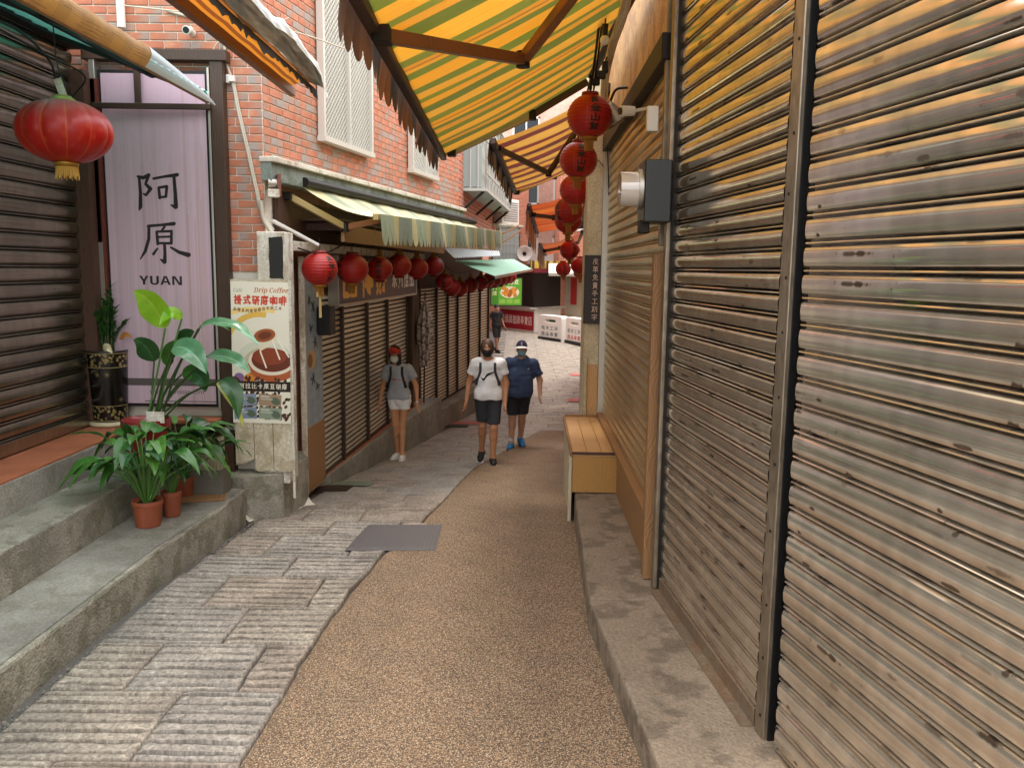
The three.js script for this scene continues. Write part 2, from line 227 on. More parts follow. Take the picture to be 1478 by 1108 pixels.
const rowX = (d) => pw(rowFront, d), ledgeOff = [[8.9, .03], [10.4, .08], [11.6, .14], [13, .26], [14.85, .38], [16, .42]];
const street = thing('street', 'sloping pedestrian street paved with grey stone slabs', 'street', null, 'structure');
part('street_bed', sheet(40, 100, (u, v) => { const x = lerp(-30, 30, u), d = lerp(-16, 80, v); return [x, G(d) - .03, -d, x, d]; }), M.mortar, street);
function slab(x0, x1, d0, d1, ribs, lift) {       // x0/x1 may be functions of depth
  const fx = (q, d) => typeof q === 'function' ? q(d) : q, nx = ribs ? 18 : 4, ph = rnd() * 50, ox = rnd() * 3, oy = rnd() * 3, tilt = rr(-.004, .004), rows = [];
  rows.push([0, -.035, 0, 0]);
  if (ribs) for (let g = 0; g < ribs; g++) for (const k of [0, .22, -2, -1, 1, 2, .78, .97]) rows.push([g, 0, k, 1]); else for (let g = 0; g <= 4; g++) rows.push([g / 4, 0, 0, 2]);
  rows.push([1, -.035, 0, 0]);
  const pos = [], uv = [], idx = [], dirt = [], W = nx + 3, wd = [];
  rows.forEach(([g, yy, k, ty], j) => { for (let i = 0; i <= nx + 2; i++) {
    const u = clamp((i - 1) / nx, 0, 1), edge = i === 0 || i === nx + 2; let v = g, y = yy, w = 0;
    if (ty === 1) { const wob = .22 * (vn(u * 3 + ph, g * 3.7 + ph, 256, 256) - .5) + .1 * (vn(u * 9 + ph, g * 5.1, 256, 256) - .5), nz = vn(u * 2.6 + ph * 2, g * 7.3 + ph, 256, 256) + .35 * (vn(u * 12 + ph, g * 9.7, 256, 256) - .5); w = clamp(.095 + .19 * (nz - .3), .035, .22) * sstep(0, .07, u) * sstep(1, .95, u); const mid = .5 + wob, o = Math.abs(k) >= 1 && k !== 0 ? mid + Math.sign(k) * w * (Math.abs(k) === 2 ? 1 : .68) : k; v = (g + o) / ribs; y = lift + tilt * (u - .5) * 2 + .004 * vn(u * 7 + ph, v * 23, 256, 256) - (Math.abs(k) === 1 ? clamp(w * .45, .002, .06) : 0) - (k === 0 || k === .97 ? .003 : 0); }
    if (ty === 2) { y = lift + tilt * (u - .5) * 2 + .003 * (vn(u * 4 + ph, v * 4, 256, 256) - .5) - (v === 0 || v === 1 ? .004 : 0); }
    if (edge) y = -.035; else if (i === 1 || i === nx + 1) y -= .004; wd.push(w);
    const d = lerp(d0, d1, v) + (v < .001 || v > .999 ? .012 * (vn(u * 3 + ph, v * 9, 256, 256) - .5) : 0), x = lerp(fx(x0, d), fx(x1, d), u) + .012 * (vn(v * 4 + ph, i < 4 ? 3 : 7, 256, 256) - .5); pos.push(x, G(d) + y, -d); uv.push(x + ox, d + oy);
  } });
  for (let j = 0; j < rows.length - 1; j++) for (let i = 0; i < nx + 2; i++) { const a = j * W + i, b = a + 1, c = a + W, e = c + 1, dk = rows[j][3] === 1 && rows[j][2] === -1 && wd[a] + wd[b] > .1; (dk ? dirt : idx).push(a, b, e, a, e, c); }
  const g = new THREE.BufferGeometry(); if (dirt.length) { g.addGroup(0, idx.length, 0); g.addGroup(idx.length, dirt.length, 1); idx.push(...dirt); } g.setAttribute('position', new THREE.Float32BufferAttribute(pos, 3)); g.setAttribute('uv', new THREE.Float32BufferAttribute(uv, 2)); g.setIndex(idx); g.computeVertexNormals(); return g;
}
{ // ribbed slabs, near part of the street
  let d = 2.2, k = 0;
  while (d < 7.9) {
    const len = rr(.44, .62), d1 = d + len - .014, cuts = [lerp(-2.37, -2.27, sstep(5, 6.6, d))];
    let x = cuts[0] + (k % 2 ? .38 : .7); while (x < tanLeft(d + .25) - .22) { cuts.push(x); x += rr(.52, .72); }
    cuts.forEach((c, i) => part('ribbed_slab', slab(c + .008, i < cuts.length - 1 ? cuts[i + 1] - .008 : (q) => tanLeft(q) - .006, d, d1, Math.round(len / .09), rr(-.003, .004)), M.stoneRib[Math.floor(rnd() * 3)], street));
    d += len; k++;
  }
  // smooth slabs further down
  const xl = (q) => q < 9.5 ? lerp(-2.02, rowX(9.5) + .04, sstep(8.7, 9.5, q)) : rowX(q) + pw(ledgeOff, q) - .02;
  while (d < 15.4) {
    const len = rr(.4, .62), d1 = d + len - .014, a0 = xl(d + .3), cuts = []; let x = a0 + (k % 2 ? .35 : .65);
    const end = d < 15.1 ? tanLeft(d + .2) : 1.6;
    while (x < end - .3) { cuts.push(x); x += rr(.55, .95); }
    [null, ...cuts].forEach((c, i) => part('paving_slab', slab(c === null ? (q) => xl(q) - .02 : c + .006, i < cuts.length ? cuts[i] - .006 : (q) => q < 15.2 ? tanLeft(q) - .006 : 1.6, d, d1, 0, rr(-.002, .003)), M.stoneSmooth[Math.floor(rnd() * 3)], street));
    d += len; k++;
  }
  // far paving: too small to pick apart
  const far = [];
  while (d < 44) { const len = .42; let x = rowX(d) - .6 + (k % 2) * .4; const e = d < 24 ? 2 : 6; while (x < e) { far.push(slab(x + .008, x + .79, d, d + len - .016, 0, 0)); x += .8; } d += len; k++; }
  const m = part('far_paving', far, M.stoneSmooth[0], street); m.userData.kind = 'stuff';
}
solo('pebble_path', sheet(40, 260, (u, v) => { const d = lerp(-4, 15.3, v), a = tanLeft(d), b = pw(tanR, d), x = lerp(a, b, u), e = (u === 0 || v === 1) ? -.03 : 0; return [x, G(d) + .004 + e + .004 * (vn(x * 5 + 40, d * 5, 256, 256) - .5), -d, x, d]; }), M.pebble, 'tan washed pebble strip running along the shuttered wall', 'path', null, 'structure');
{ // manhole cover
  const c = [PG(492, 797), PG(632, 797), PG(641, 757), PG(530, 757)];
  const rim = tex(256, 256, (u, v) => { const a = (u * 24) % 1, b = (v * 24) % 1, k = (Math.floor(u * 24) + Math.floor(v * 24)) % 2; const q = k ? Math.abs(a - .5) < .36 && Math.abs(b - .5) < .14 : Math.abs(b - .5) < .36 && Math.abs(a - .5) < .14; return q ? 1 : .25; }, false);
  const mm = std({ color: 0x5f5b5c, metalness: .35, roughness: .55, bumpMap: rim, bumpScale: .004 });
  const q = (u, v, dy) => { const a = c[0].clone().lerp(c[1], u), b = c[3].clone().lerp(c[2], u), p = a.lerp(b, v); return [p.x, G(-p.z) + dy, p.z, u, v]; };
  const t = thing('manhole_cover', 'dark grey metal manhole cover where the slabs meet the pebble strip', 'manhole cover');
  part('frame', sheet(14, 14, (u, v) => q(u, v, u === 0 || v === 0 || u === 1 || v === 1 ? -.03 : .010)), std({ color: 0x4d4846, metalness: .4, roughness: .6 }), t);
  part('plate', sheet(14, 14, (u, v) => q(.025 + u * .95, .03 + v * .94, u === 0 || v === 0 || u === 1 || v === 1 ? .006 : .016)), mm, t);
}
{ // dirt and stone chips along the foot of the steps
  const g = new THREE.IcosahedronGeometry(.011, 0), n = 420, im = new THREE.InstancedMesh(g, M.concrete, n), o = new THREE.Object3D();
  for (let i = 0; i < n; i++) { const d = rr(2.4, 7.1), x = lerp(-2.43, -2.3, (d - 3) / 4) + Math.pow(rnd(), 1.6) * .09; o.position.set(x, G(d) - .012, -d); o.rotation.set(rnd() * 6, rnd() * 6, rnd() * 6); const s = rr(.25, 1.3); o.scale.set(s, s * .7, s * rr(.7, 1.4)); o.updateMatrix(); im.setMatrixAt(i, o.matrix); }
  im.name = 'gravel'; tag(im, 'loose stone chips and dirt along the foot of the concrete steps', 'gravel', null, 'stuff'); scene.add(shade(im));
}
// ---------- shutters ----------
// slat profile in one pitch: [height share, outward metres]
const PROF_FINE = [[0, -.02], [.04, -.02], [.05, -.002], [.065, .004], [.095, .006], [.125, .004], [.14, -.002], [.15, -.02], [.225, -.02], [.235, -.002], [.26, .004], [.31, .0062], [.40, .0082], [.52, .0096], [.64, .0098], [.76, .0088], [.86, .0066], [.92, .0036], [.95, -.002], [.958, -.02], [1, -.02]];
const PROF_WIDE = [[0, -.025], [.025, -.025], [.03, .000], [.05, .006], [.09, .008], [.12, .005], [.128, -.025], [.17, -.025], [.178, .0], [.22, .006], [.32, .0125], [.5, .017], [.68, .0165], [.82, .0125], [.92, .007], [.965, .000], [.97, -.025], [1, -.025]];
function slatGeo(L, p, prof, nseg, wob) {
  const pos = [], uv = [], idx = [], n = prof.length, ou = rnd() * 4, ov = Math.floor(rnd() * 16) / 16, ph = rnd() * 90;
  for (let i = 0; i <= nseg; i++) { const x = L * i / nseg; for (let j = 0; j < n; j++) { const [t, z] = prof[j], k = wob * (vn(x * 1.6 + ph, j * .06, 256, 256) - .5) * 2; pos.push(x, t * p, z + (t > .25 && t < .93 ? k : 0)); uv.push(x / 1.9 + ou, ov + t / 16); } }
  for (let i = 0; i < nseg; i++) for (let j = 0; j < n - 1; j++) { const a = i * n + j, b = a + n; idx.push(a, b, b + 1, a, b + 1, a + 1); }
  const g = new THREE.BufferGeometry(); g.setAttribute('position', new THREE.Float32BufferAttribute(pos, 3)); g.setAttribute('uv', new THREE.Float32BufferAttribute(uv, 2)); g.setIndex(idx); return toCreasedNormals(g, .55);
}
// slats as parts of group t, from local x0 to x1 and height y0 to y1
function slats(t, x0, x1, y0, y1, p, mat, prof = PROF_FINE, nseg = 8, wob = .0012, nvar = 7, parent = t) {
  const L = x1 - x0, gs = []; for (let i = 0; i < nvar; i++) gs.push(slatGeo(L, p, prof, nseg, wob));
  let i = 0; for (let y = y0; y < y1; y += p, i++) { const m = part('slat', gs[Math.floor(rnd() * nvar)], mat, parent); m.position.set(x0, y, 0); }
}
const LEDGE = .15;
// right-hand wall: three roller shutters in line
{
  const t = thing('roller_shutter', 'widest shiny steel roller shutter, brown rust spots, beyond the bolted steel post', 'roller shutter');
  const L = along(t, 1.130, 3.27, 1.69, .3, LEDGE - .06);
  slats(t, .012, L, .06, 3.75, .105, M.steel, PROF_FINE, 20, .0008, 18);
  part('bottom_rail', [bx(L - .05, .06, .03, L / 2, .03, .004, .004), bx(L - .05, .008, .06, L / 2, .004, .03)], M.rail, t);
  part('backing', bx(L, 3.8, .02, L / 2, 1.9, -.03), M.darkMetal, t);
}
{
  const t = thing('roller_shutter', 'narrower steel roller shutter between bolted steel post and thin wooden jamb', 'roller shutter');
  const L = along(t, .957, 5.05, 1.108, 3.44, LEDGE);
  slats(t, .03, L - .02, .085, 3.75, .091, M.steel, PROF_FINE, 12, .0006, 18);
  part('bottom_rail', [bx(L - .04, .085, .03, L / 2 + .01, .043, .004, .004), bx(L - .04, .008, .075, L / 2 + .01, .004, .035)], M.rail, t);
  part('frame', bx(.055, 3.9, .075, -.02, 1.95, .012, .006), M.post, t);
  part('guide', bx(.02, 3.9, .03, .02, 1.95, .01), M.darkMetal, t);
  part('backing', bx(L, 3.8, .02, L / 2, 1.9, -.03), M.darkMetal, t);
}
{ // steel post with bolts
  const t = thing('steel_post', 'brownish steel post with bolt holes dividing the two near shutters', 'post');
  along(t, 1.108, 3.42, 1.135, 3.26, LEDGE - .14);
  part('channel', bx(.082, 4.1, .036, .04, 2.05, .004, .006), M.post, t);
  part('rubber_guide', bx(.008, 4.1, .03, .085, 2.05, -.012), M.black, t);
  const hole = new THREE.CylinderGeometry(.007, .007, .004, 10); hole.rotateX(Math.PI / 2);
  for (let i = 0; i < 14; i++) { const b = part('bolt', hole, M.darkMetal, t); b.position.set(.045 + rr(-.01, .01), .2 + i * .28 + rr(-.06, .06), .0225); }
}
{
  const t = thing('roller_shutter', 'brassy steel roller shutter set above a wooden base behind the bench', 'roller shutter');
  const L = along(t, 1.02, 9.2, .95, 5.2, LEDGE);
  slats(t, .06, L - .1, .42, 3.25, .088, M.steelClean, PROF_FINE, 6, .0002, 9);
  part('base_panel', [bx(L - .1, .4, .07, L / 2, .2, 0, .004), bx(L - .1, .03, .12, L / 2, .405, .01, .004)], M.woodBrown, t);
  part('jamb', bx(.085, 2.1, .1, L - .045, 1.05, .03, .006), M.woodBrown, t);
  part('jamb', bx(.03, 2.0, .05, L - .12, 1.0, .045, .004), M.woodDark, t);
  part('upper_jamb', bx(.06, 1.8, .06, L - .04, 3.05, .02, .004), M.post, t);
  part('guide', bx(.07, 4.0, .09, .02, 2.0, .02, .006), M.alu, t);
  part('header', bx(L, .16, .12, L / 2, 3.33, .02, .01), M.darkMetal, t);
  part('backing', bx(L, 3.4, .02, L / 2, 1.7, -.04), M.darkMetal, t);
}
{ // the house behind the shutters
  const t = thing('shuttered_house', 'cream walled house standing behind the row of steel shutters', 'house');
  part('wall', block([[1.13, 9.75], [1.09, 5.1], [1.24, 3.3], [1.9, -.3], [1.9, -5], [5, -5], [5, 9.75]], -.5, 5.2), M.plaster, t);
  const f = part('fascia', block([[.965, 9.2], [.9, 5.25], [1.12, 5.25], [1.12, 9.2]], 3.56, 4.6, .01), std({ map: concreteTex(hex(0xc79a55), hex(0xa8783a), hex(0x86592c), .5), roughness: .6 }), t);  // orange tint stands for the awning light on plain plaster
  part('fascia', block([[.9, 5.1], [1.05, 3.45], [1.5, 1.2], [1.7, 1.2], [1.2, 3.45], [1.1, 5.1]], 3.95, 4.6, .01), M.plaster, t);
  part('pillar', block([[.80, 9.25], [1.12, 9.25], [1.12, 9.75], [.80, 9.75]], -.5, 4.6, .012), M.plaster, t);
  part('lower_panel', bx(.2, .95, .02, .93, .62, -9.235, .004), M.woodLight, t);
  part('corner_board', bx(.035, 1.15, .05, .815, .6, -9.22, .004), M.woodPale, t);
  part('ledge', block([[.95, -4], [.78, .5], [.68, 2.2], [.617, 3.13], [.55, 4.075], [.485, 4.86], [1.2, 4.86], [2, 1], [2, -4]], -.3, LEDGE, .018), M.ledge, t);
  part('ledge', block([[.492, 4.875], [.577, 7.232], [.7, 9.25], [1.2, 9.25], [1.2, 4.875]], -.7, LEDGE - .004, .02), M.ledge, t);
}
{ // bench
  const t = thing('bench', 'varnished wooden plank bench by the shuttered wall', 'bench');
  const a = [.555, 7.3], b = [.60, 9.2], L = along(t, b[0], b[1], a[0], a[1], 0), w = .40, top = .50; // local z points to the street, x to the near end
  for (let i = 0; i < 3; i++) part('plank', bx(L, .022, w / 3 - .004, L / 2, top, -w / 6 - i * w / 3, .003), M.woodLight, t);
  part('front_board', bx(L, .04, .022, L / 2, top - .002, .012, .003), M.woodBrown, t);
  part('front_panel', sheet(6, 1, (u, v) => { const x = L * u, d = lerp(b[1], a[1], u); return [x, lerp(G(d) + .0, top - .022, v), .004, x, v * .6]; }), M.woodPale, t);
  part('leg', bx(.05, .62, .03, L - .025, top - .33, .02, .004), M.woodPale, t);
  part('end_panel', bx(.022, .33, w, L - .012, top - .18, -w / 2, .003), std({ map: rep(woodTex(0x9c7038, 0xbb8e4c), 3), roughness: .5 }), t);
  part('end_trim', bx(.024, .025, w + .02, L - .01, top + .012, -w / 2, .003), M.woodDark, t);
  part('back_rail', bx(.02, .03, w, .01, top + .02, -w / 2, .003), M.woodBrown, t);
}
{ // sign on the pillar
  const w = .2, h = .75, cn = canvas(256, 960, (c, W, H) => { c.fillStyle = '#1d0d0b'; c.fillRect(0, 0, W, H); '皮革免費手工刻字'.split('').forEach((ch, i) => glyph(c, ch, 110, 34 + i * 113, 92, 92, 9, '#cfb5a4')); });
  const t = thing('engraving_sign', 'narrow dark vertical sign with pale characters on the cream pillar', 'sign');
  t.position.copy(P(856, 418, 9.2));
  part('board', bx(w, h, .03, 0, 0, 0, .004), std({ color: 0x24110d, roughness: .4 }), t);
  const f = part('lettering', new THREE.PlaneGeometry(w - .012, h - .012), std({ map: cn, roughness: .4 }), t); f.position.z = .0175;
}
{ // electricity meter
  const t = thing('electricity_meter', 'round glass electricity meter on a black box beside wooden jamb', 'meter');
  const c = P(945, 277, 5.0); t.position.copy(c);
  part('box', new RoundedBoxGeometry(.16, .36, .26, 2, .012).translate(.01, 0, -.06), std({ color: 0x15181a, roughness: .35 }), t);
  part('spout', bx(.06, .08, .1, -.05, -.2, -.06, .01), M.darkMetal, t);
  const g = cyl(V(-.07, .02, -.06), V(-.2, .02, -.06), .105, .1, 28); part('glass_dome', g, phy({ color: 0xc9c2bd, roughness: .12, metalness: .1, clearcoat: 1 }), t);
  part('ring', cyl(V(-.068, .02, -.06), V(-.095, .02, -.06), .118, .118, 28), M.alu, t);
}
{ // small camera and junction box by the header
  const t = thing('security_camera', 'small grey dome camera with bracket on the shutter header', 'camera');
  const a = P(906, 160, 6.2); t.position.copy(a); t.scale.setScalar(.75);
  part('housing', cyl(V(.06, 0, 0), V(-.07, -.01, .04), .045, .052, 16), M.white, t); part('bracket', bar(V(.06, .0, 0), V(.2, .03, 0), .03, .03, .005), M.white, t); part('lens', cyl(V(-.07, -.01, .04), V(-.085, -.011, .045), .035, .035, 14), M.black, t);
  const j = P(944, 172, 5.25); solo('junction_box', new RoundedBoxGeometry(.07, .15, .06, 2, .008).translate(j.x - .01, j.y, j.z), M.white, 'white plastic junction box above the electricity meter', 'junction box');
  const s = P(880, 165, 7.2), st = thing('spotlight', 'old tin lamp hood hanging under the fascia tinted with awning light', 'lamp'); st.position.copy(s);
  part('hood', lathe([[.0, .12], [.05, .12], [.07, .08], [.12, -.06], [.125, -.07], [.115, -.07], [.06, .06], [0, .08]], 18).rotateZ(.5).translate(.02, -.02, 0), M.post, st); part('stem', tube([V(0, .1, 0), V(.05, .2, 0), V(.15, .22, 0)], .012), M.darkMetal, st);
}
{ // downpipe, bare bulb and cables under the awning box
  solo('drain_pipe', tube([P(914, -60, 5.6), P(902, 10, 6.0), P(884, 66, 6.8), P(873, 120, 7.8), P(871, 170, 8.6)], .035, 30, 12), M.whiteDirty, 'cream plastic pipe along the top of the shuttered wall', 'pipe');
  const b = thing('bulb', 'bare white light bulb in black socket above the red lanterns', 'bulb'); b.position.copy(P(873, 58, 6.3));
  part('glass', new THREE.SphereGeometry(.035, 16, 12), M.white, b); part('socket', cyl(V(0, .03, 0), V(0, .11, 0), .02, .024, 12), M.black, b);
  solo('cable', [tube([P(868, 0, 6.2), P(862, 60, 6.6), P(852, 130, 7.1)], .010), tube([P(873, -5, 6.2), P(866, 60, 6.6), P(857, 130, 7.1)], .008), tube([P(876, 0, 6.2), P(874, 30, 6.3), P(873, 45, 6.3)], .006)], M.cable, 'black cables hanging down to the first red lantern', 'cable');
  const s = thing('socket_block', 'black plug and socket cluster where lantern cables meet', 'socket'); s.position.copy(P(866, 108, 7.0));
  part('body', bx(.09, .06, .07, 0, 0, 0, .008), M.black, s); part('plug', bx(.05, .09, .05, .04, .06, 0, .008), M.black, s); part('plug', bx(.06, .05, .05, -.03, -.06, .01, .008), M.rubber, s); part('cord', tube([V(.04, .1, 0), V(.07, .2, 0), V(.03, .3, .02)], .006), M.cable, s);
  solo('cable', [tube([P(876, 180, 8.7), P(879, 300, 9.2), P(876, 400, 9.2), P(880, 480, 9.2), P(870, 530, 9.2)], .006), tube([P(872, 470, 9.2), P(866, 530, 9.2), P(874, 560, 9.2), P(862, 578, 9.2)], .005)], M.cable, 'thin black cable running down the cream pillar', 'cable');
}
// ---------- near shop on the left: steps, shutter, canopy ----------
// pixel -> vertical plane through plan points a and b: returns {p, s} with s metres from a
function PV(px, py, ax, ad, bx_, bd) { const v = ray(px, py), dx = bx_ - ax, dz = -(bd - ad), L = Math.hypot(dx, dz), nx = dz / L, nz = -dx / L, k = (ax * nx - ad * nz) / (v.x * nx + v.z * nz), p = V(v.x * k, CAMY + v.y * k, v.z * k); return { p, s: ((p.x - ax) * dx + (p.z + ad) * dz) / L }; }
{
  const t = thing('concrete_steps', 'three broad concrete steps up to the shuttered shop, terracotta tiled sill on top', 'steps');
  part('step', block([[-2.46, -2], [-2.455, 3.4], [-2.43, 5.5], [-2.345, 6.4], [-2.34, 7.12], [-4, 7.12], [-4, -2]], -.3, .2, .02), M.concreteOld, t);
  part('step', block([[-2.95, -2], [-2.95, 7.15], [-4, 7.15], [-4, -2]], .15, .48, .015), M.concreteOld, t);
  part('step', block([[-3.33, -2], [-3.33, 6.66], [-4, 6.66], [-4, -2]], .4, .705, .012), M.concrete, t);
  part('step', block([[-3.36, 6.675], [-3.36, 7.3], [-4, 7.3], [-4, 6.675]], .4, .7, .012), M.concrete, t);
  part('tread_top', sheet(3, 24, (u, v) => { const d = lerp(-2, 7.1, v), x = lerp(-2.94, pw([[-2, -2.475], [3.4, -2.47], [5.5, -2.445], [6.4, -2.36], [7.1, -2.355]], d) - .015, u); return [x, .2035 + .002 * vn(u * 4, d * 3, 256, 256), -d, x, d]; }), M.concrete, t);
  let d = -2; while (d < 7.2) { part('sill_tile', bx(.4, .016, .296, -3.535, .711, -(d + .15), .003), M.terracotta, t); d += .3; }
}
{
  const t = thing('roller_shutter', 'dull greenish steel roller shutter with wide slats above the terracotta sill', 'roller shutter');
  const L = along(t, -3.72, 1.5, -3.74, 7.26, .73);
  slats(t, 0, L, .1, 3.2, .128, M.steelDull, PROF_WIDE, 10, .0003, 7);
  part('bottom_rail', bx(L, .1, .03, L / 2, .05, .005, .006), M.steelDull, t);
  part('header', bx(L, .2, .12, L / 2, 3.28, .04, .01), M.darkMetal, t);
  part('backing', bx(L, 3.3, .03, L / 2, 1.65, -.035), M.darkMetal, t);
}
{
  const t = thing('step_shop', 'low dark shop house whose shutter stands above the concrete steps', 'house');
  part('wall', block([[-3.8, -2.5], [-3.8, 7.3], [-8, 7.3], [-8, -2.5]], -.3, 4.4), M.plaster, t);
  part('pilaster', block([[-3.8, 7.22], [-3.62, 7.22], [-3.62, 7.42], [-3.8, 7.42]], .7, 3.75, .006), M.woodDark, t);
  part('tile_strip', block([[-3.62, 7.33], [-3.56, 7.33], [-3.56, 7.42], [-3.62, 7.42]], .7, 3.7, .004), std({ map: rep(tex(64, 256, (u, v) => { const f = (v * 8) % 1; return f < .1 ? hex(0x4a3028) : mixc(hex(0x5a2a20), hex(0x743428), fbm(u, v, 4, 16, 3)); }), 2), roughness: .5 }), t);
}
{ // plastic canopy over the shop, fabric valance along its front bar
  const t = thing('plastic_canopy', 'teal translucent plastic canopy with faded orange front valance above steps', 'canopy');
  const teal = phy({ color: 0x58b0a6, roughness: .7, transmission: .42, thickness: 0 });
  for (let i = 0; i < 5; i++) part('roof_panel', sheet(8, 24, (u, v) => { const d = 1.6 + (i + .01 + v * .98) * 1.09, x = lerp(-3.74, -2.5, u), y = lerp(3.98, 3.53, u) + .012 * Math.sin(v * 1.09 / .076 * 6.283); return [x, y, -d, u, v]; }), teal, t);
  part('front_bar', bar(V(-2.5, 3.47, -1.6), V(-2.5, 3.47, -7.0), .04, .05, .006), std({ color: 0x9a7a52, roughness: .6 }), t);
  for (let i = 0; i < 4; i++) part('rafter', bar(V(-3.72, 3.95, -2.4 - i * 1.5), V(-2.5, 3.5, -2.4 - i * 1.5), .03, .04), M.darkMetal, t);
  part('purlin', bar(V(-2.95, 3.655, -1.6), V(-2.95, 3.655, -7.02), .03, .03), M.darkMetal, t);
  const vt = canvas(512, 64, (c, W, H) => { for (let x = 0; x < W; x += 32) { c.fillStyle = (x / 32) % 2 ? '#8f6526' : '#9a6d2a'; c.fillRect(x, 0, 32, H); } c.fillStyle = 'rgba(60,30,10,.35)'; for (let i = 0; i < 60; i++) c.fillRect((i * 97) % W, (i * 37) % H, 20 + (i * 13) % 30, 1 + i % 3); });
  part('valance', sheet(40, 4, (u, v) => { const d = lerp(1.6, 5.75, u); return [-2.47 + .05 * Math.sin(v * 2.4) + .006 * Math.sin(d * 19), 3.44 + .13 * v, -d, d / 2, v]; }), phy({ map: vt, roughness: .9, transmission: .35, thickness: 0 }), t);
  part('plastic_end', sheet(20, 6, (u, v) => { const d = lerp(5.74, 7.08, u), h = .13 * Math.pow(1 - u, .6); return [-2.462 + .05 * Math.sin(v * 2.4) * (1 - u), 3.44 + h * v, -d, u, v]; }), phy({ color: 0xb9cdd6, roughness: .35, transmission: .4, thickness: 0 }), t);
  const wl = [V(-3.65, 3.74, -5.2), V(-3.2, 3.62, -5.6), V(-3.1, 3.5, -5.7), V(-3.35, 3.45, -6.3)];
  solo('cable', [tube(wl, .008), tube([V(-3.1, 3.5, -5.7), V(-3.0, 3.44, -6.0), V(-3.3, 3.36, -6.4)], .007), tube([V(-3.3, 3.7, -4.4), V(-3.2, 3.6, -5), V(-3.1, 3.5, -5.7)], .007)], M.cable, 'tangled black cables under the teal canopy', 'cable');
}
{ // second awning end: beam, orange fabric, crumpled tarp
  const t = thing('folded_awning', 'folded orange awning with brown beam and grey plastic tarp along it', 'awning');
  part('beam', bar(V(-1.85, 3.57, -2.0), V(-1.85, 3.57, -7.15), .05, .07, .006), std({ map: rep(woodTex(0x6d4526, 0x8a5a33), 2), roughness: .5 }), t);
  const of = canvas(256, 64, (c, W, H) => { const cs = ['#c8791f', '#d98a2b', '#8b4a1c', '#d28326']; for (let y = 0, i = 0; y < H; y += 8, i++) { c.fillStyle = cs[i % 4]; c.fillRect(0, y, W, 8); } });
  part('fabric', sheet(30, 6, (u, v) => { const d = lerp(2, 7.05, u); return [lerp(-1.83, -1.63, v), 3.6 + .03 * Math.sin(v * 3.1) + .005 * Math.sin(d * 12), -d, d / 2, v]; }), phy({ map: of, roughness: .9, transmission: .4, thickness: 0 }), t);
  const tarpM = phy({ map: tex(256, 256, (u, v) => { const n = fbm(u, v, 5, 14, 4); return mixc(hex(0x6b6e68), hex(0xb9bcb4), clamp(n * 1.6 - .3, 0, 1)); }), roughness: .35, transmission: .2, thickness: 0 });
  part('tarp', sheet(90, 12, (u, v) => { const d = lerp(2, 7.25, u), a = v * 3.6 - .5, e = sstep(.9, 1, u), cr = .03 * (vn(d * 7, v * 6, 256, 256) - .5) + .02 * (vn(d * 17, v * 11, 256, 256) - .5), r = (.085 + cr) * (1 - .55 * e); return [-1.60 - r * Math.cos(a) * .8, 3.66 + r * Math.sin(a) * 1.15 - .14 * e * (.2 + v) - .02 * Math.sin(d * 5), -d, d, v]; }), tarpM, t);
  part('ragged_hem', sheet(80, 2, (u, v) => { const d = lerp(3, 7.2, u); return [-1.66 + .01 * v, 3.6 - v * (.03 + .06 * vn(d * 16, 3, 256, 256)), -d, d, v]; }), std({ color: 0x24201c, roughness: .9 }), t);
  solo('cable', [tube([P(180, 8, 7.3), P(300, 22, 7.3), P(420, 45, 7.4), P(497, 70, 8.2)], .006), tube([V(-1.9, 4.2, -7.3), V(-2.25, 4.05, -7.35), V(-2.55, 4.0, -7.38), V(-2.6, 3.7, -7.4)], .006)], M.cableGrey, 'thin pale wire strung across the brick wall', 'cable');
}
{ // big palace lantern
  const t = thing('red_lantern', 'large flattened red lantern with gold tassel cap under the teal canopy', 'lantern');
  t.position.copy(P(93, 190, 5.6));
  const R = .275, Hh = .2, g = sheet(96, 26, (u, v) => { const a = u * 6.2832, th = lerp(-1.32, 1.32, v), f = (u * 12) % 1, r = R * Math.cos(th) * (1 - .045 * Math.pow(Math.abs(f - .5) * 2, 3)) + .02; return [Math.cos(a) * r, Hh * Math.sin(th), Math.sin(a) * r, u, v]; });
  const lt = canvas(512, 128, (c, W, H) => { c.fillStyle = '#b0110b'; c.fillRect(0, 0, W, H); c.fillStyle = 'rgba(205,120,40,.55)'; for (let k = 0; k < 12; k++) c.fillRect(k * W / 12 - 1, 0, 3, H); c.fillStyle = 'rgba(190,80,40,.4)'; for (let k = 0; k < 90; k++) { c.beginPath(); c.arc((k * 61) % W, 30 + (k * 43) % 68, 3 + k % 3, 0, 7); c.fill(); } });
  part('body', g, phy({ map: lt, roughness: .4, transmission: .2, thickness: 0 }), t);
  const gold = std({ color: 0xb08a3c, metalness: .6, roughness: .4 });
  part('cap', lathe([[0, .225], [.05, .225], [.06, .215], [.085, .195], [.09, .18], [0, .18]], 24), gold, t);
  part('bottom_ring', lathe([[0, -.19], [.07, -.19], [.075, -.2], [.07, -.225], [0, -.225]], 24), gold, t);
  const fr = []; for (let k = 0; k < 40; k++) { const a = k / 40 * 6.283, r = .062; fr.push(cyl(V(r * Math.cos(a), -.22, r * Math.sin(a)), V(r * 1.12 * Math.cos(a + .1), -.285 - .01 * (k % 3), r * 1.12 * Math.sin(a + .1)), .006, .004, 5)); }
  part('tassel', fr, std({ color: 0xc09a4a, roughness: .8 }), t);
  part('hook', tube([V(0, .22, 0), V(.02, .3, 0), V(-.02, .4, 0), V(-.03, 1.2, 0)], .004), M.cable, t);
  part('tag', bx(.05, .12, .004, .08, .26, .02).rotateZ(.3), M.whiteDirty, t);
}
